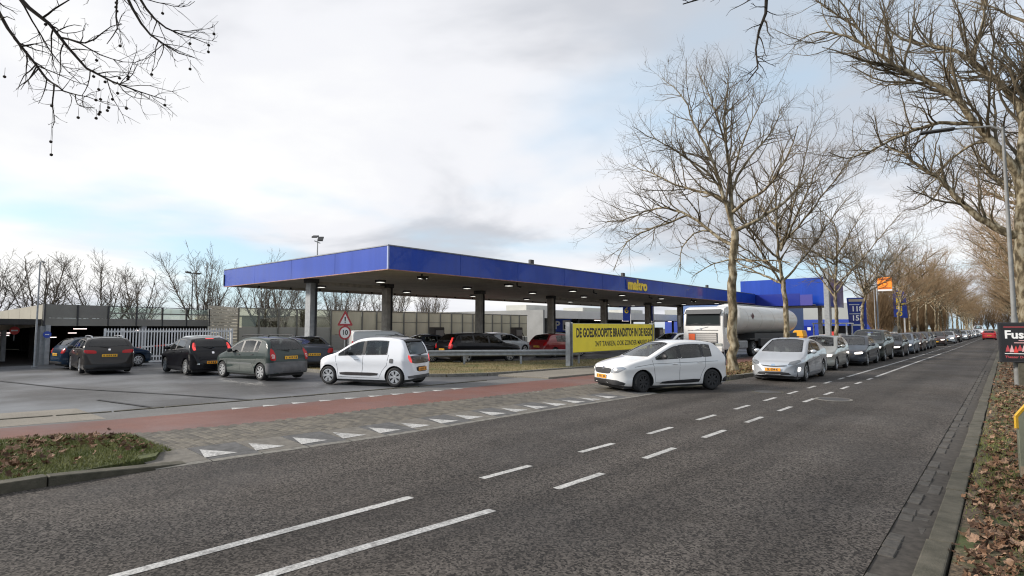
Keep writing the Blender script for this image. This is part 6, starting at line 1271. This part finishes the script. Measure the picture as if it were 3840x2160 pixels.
tr = tree_from_limbs('plane_tree', [([(1.2, 6.5, 0), (1.2, 6.5, 4.0), (1.1, 6.6, 7.5), (1.0, 6.8, 9.0)], .3, .22), ([(1.05, 6.7, 8.0), (-.6, 8.6, 9.0), (-2.0, 9.9, 8.9), TOPR[0][0][0]], .11, .04)]+[TOPR[0]]+[([(-2.0, 9.9, 8.9), TOPR[1][0][0]], .05, .04), TOPR[1]], 9, 'plane tree beside the camera whose dark branch tips hang in at the top', None, dens=(2.4, 4.0, 5.0), rat=(.30, .45, .5), rt=.004, mtr=DARKB, mtw=DARKB, ups=(0, 0, .05), maxlen=(.8, .4, .25))
FARTW = mat('hazed_twig', (.25, .175, .105), .95, var=.25, vs=.5, spec=.1)  # far crowns coloured paler and warmer to stand in for distance haze
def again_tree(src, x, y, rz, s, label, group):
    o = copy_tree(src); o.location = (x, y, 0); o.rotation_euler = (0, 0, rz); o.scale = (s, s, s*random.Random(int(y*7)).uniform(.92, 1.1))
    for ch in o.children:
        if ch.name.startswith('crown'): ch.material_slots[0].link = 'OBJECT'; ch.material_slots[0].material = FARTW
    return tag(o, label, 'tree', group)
tg = random.Random(17)
for i in range(20):
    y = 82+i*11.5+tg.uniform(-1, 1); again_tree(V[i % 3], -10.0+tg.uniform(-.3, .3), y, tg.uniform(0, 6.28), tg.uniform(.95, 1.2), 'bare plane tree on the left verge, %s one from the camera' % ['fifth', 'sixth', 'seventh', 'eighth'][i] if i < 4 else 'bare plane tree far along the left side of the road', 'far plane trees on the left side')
for i in range(22):
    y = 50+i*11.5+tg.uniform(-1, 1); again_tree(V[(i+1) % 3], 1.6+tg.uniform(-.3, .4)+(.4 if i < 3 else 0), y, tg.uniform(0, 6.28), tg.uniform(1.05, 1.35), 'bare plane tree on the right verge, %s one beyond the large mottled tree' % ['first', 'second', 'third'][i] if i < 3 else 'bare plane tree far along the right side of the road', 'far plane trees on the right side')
# multi-stemmed trees behind the parking deck
def shrub_limbs(seed, n, h, sp_, r): 
    rg = np.random.default_rng(seed); T = [([(0, 0, -.05), (0, 0, .5), (0, 0, .9)], r*1.5, r*1.2)]
    for i in range(n):
        a = 6.283*(i+rg.random())/n; k = rg.uniform(.25, 1); hh = h*rg.uniform(.75, 1.05); d = (math.cos(a)*sp_*k, math.sin(a)*sp_*k); T.append(([(0, 0, .6), (d[0]*.3, d[1]*.3, hh*.35), (d[0]*.7, d[1]*.7, hh*.7), (d[0], d[1], hh)], r*rg.uniform(.6, 1), .015))
    return T
GREYB = mat('grey_bark', (.14, .118, .095), .9, var=.25, vs=2, spec=.2)
W_ = [tree_from_limbs('bare_tree', shrub_limbs(51+k, 8, 8.6, 3.4, .11), 60+k, 'x', None, dens=(1.9, 2.4, 2.8), rat=(.32, .42, .5), rt=.009, mtr=GREYB, mtw=GREYB, ups=(.5, .3, .1), maxlen=(2.4, 1.1, .6)) for k in range(2)]
spots = [(-59, 3.5), (-62, 7.5), (-60, 10.5), (-58, 14.2), (-60, 17.5), (-59, 22.5), (-61, 25.5), (-58, 28.3), (-60, 31), (-61, 34.5), (-60, 38), (-62, 41.5), (-61, 45), (-63, 49), (-62, 53.5), (-66, 58)]
ORD = ['first', 'second', 'third', 'fourth', 'fifth', 'sixth', 'seventh', 'eighth', 'ninth', 'tenth', 'eleventh', 'twelfth', 'thirteenth', 'fourteenth', 'fifteenth', 'sixteenth']
spots.sort(key=lambda p: -p[1]/p[0])
for i, (x, y) in enumerate(spots):
    o = W_[i] if i < 2 else copy_tree(W_[i % 2]); o.location = (x, y, 0); s = tg.uniform(.8, 1.02); o.scale = (s*1.1, s*1.1, s*tg.uniform(.84, .98)); o.rotation_euler = (0, 0, tg.uniform(0, 6.28)); tag(o, 'bare multi-stemmed tree behind the parking deck, %s of the row from the left' % ORD[i], 'tree', 'trees behind the parking deck')
# brown thicket on the left beyond the store
TH = mat('thicket_twig', (.17, .115, .066), .95, var=.3, vs=.6, spec=.1)
Z_ = [tree_from_limbs('thicket_shrub', shrub_limbs(71+k, 12, 8.0, 2.6, .07), 80+k, 'x', None, dens=(2.2, 2.6, 2.2), rat=(.30, .42, .5), rt=.013, mtr=TH, mtw=TH, ups=(.6, .4, .2), maxlen=(2.2, 1.0, .6)) for k in range(2)]
for i in range(26):
    o = Z_[i] if i < 2 else copy_tree(Z_[i % 2]); o.location = (-13.2-tg.random()*2.5+(.6 if i > 8 else 0), 94+i*4.6, 0); s = tg.uniform(.8, 1.15); o.scale = (s, s, s); o.rotation_euler = (0, 0, tg.uniform(0, 6.28)); tag(o, 'dense brown shrub of the thicket along the far cycle path', 'shrub', 'thicket shrubs')
for i in range(12):
    o = copy_tree(Z_[i % 2]); o.location = (-13+i*2.2, 322+tg.uniform(-12, 12), 0); s = tg.uniform(1.3, 1.7); o.scale = (s, s, s); o.rotation_euler = (0, 0, tg.uniform(0, 6.28)); tag(o, 'brown tree in the mass that closes the far end of the road', 'tree', 'trees closing the far end of the road')
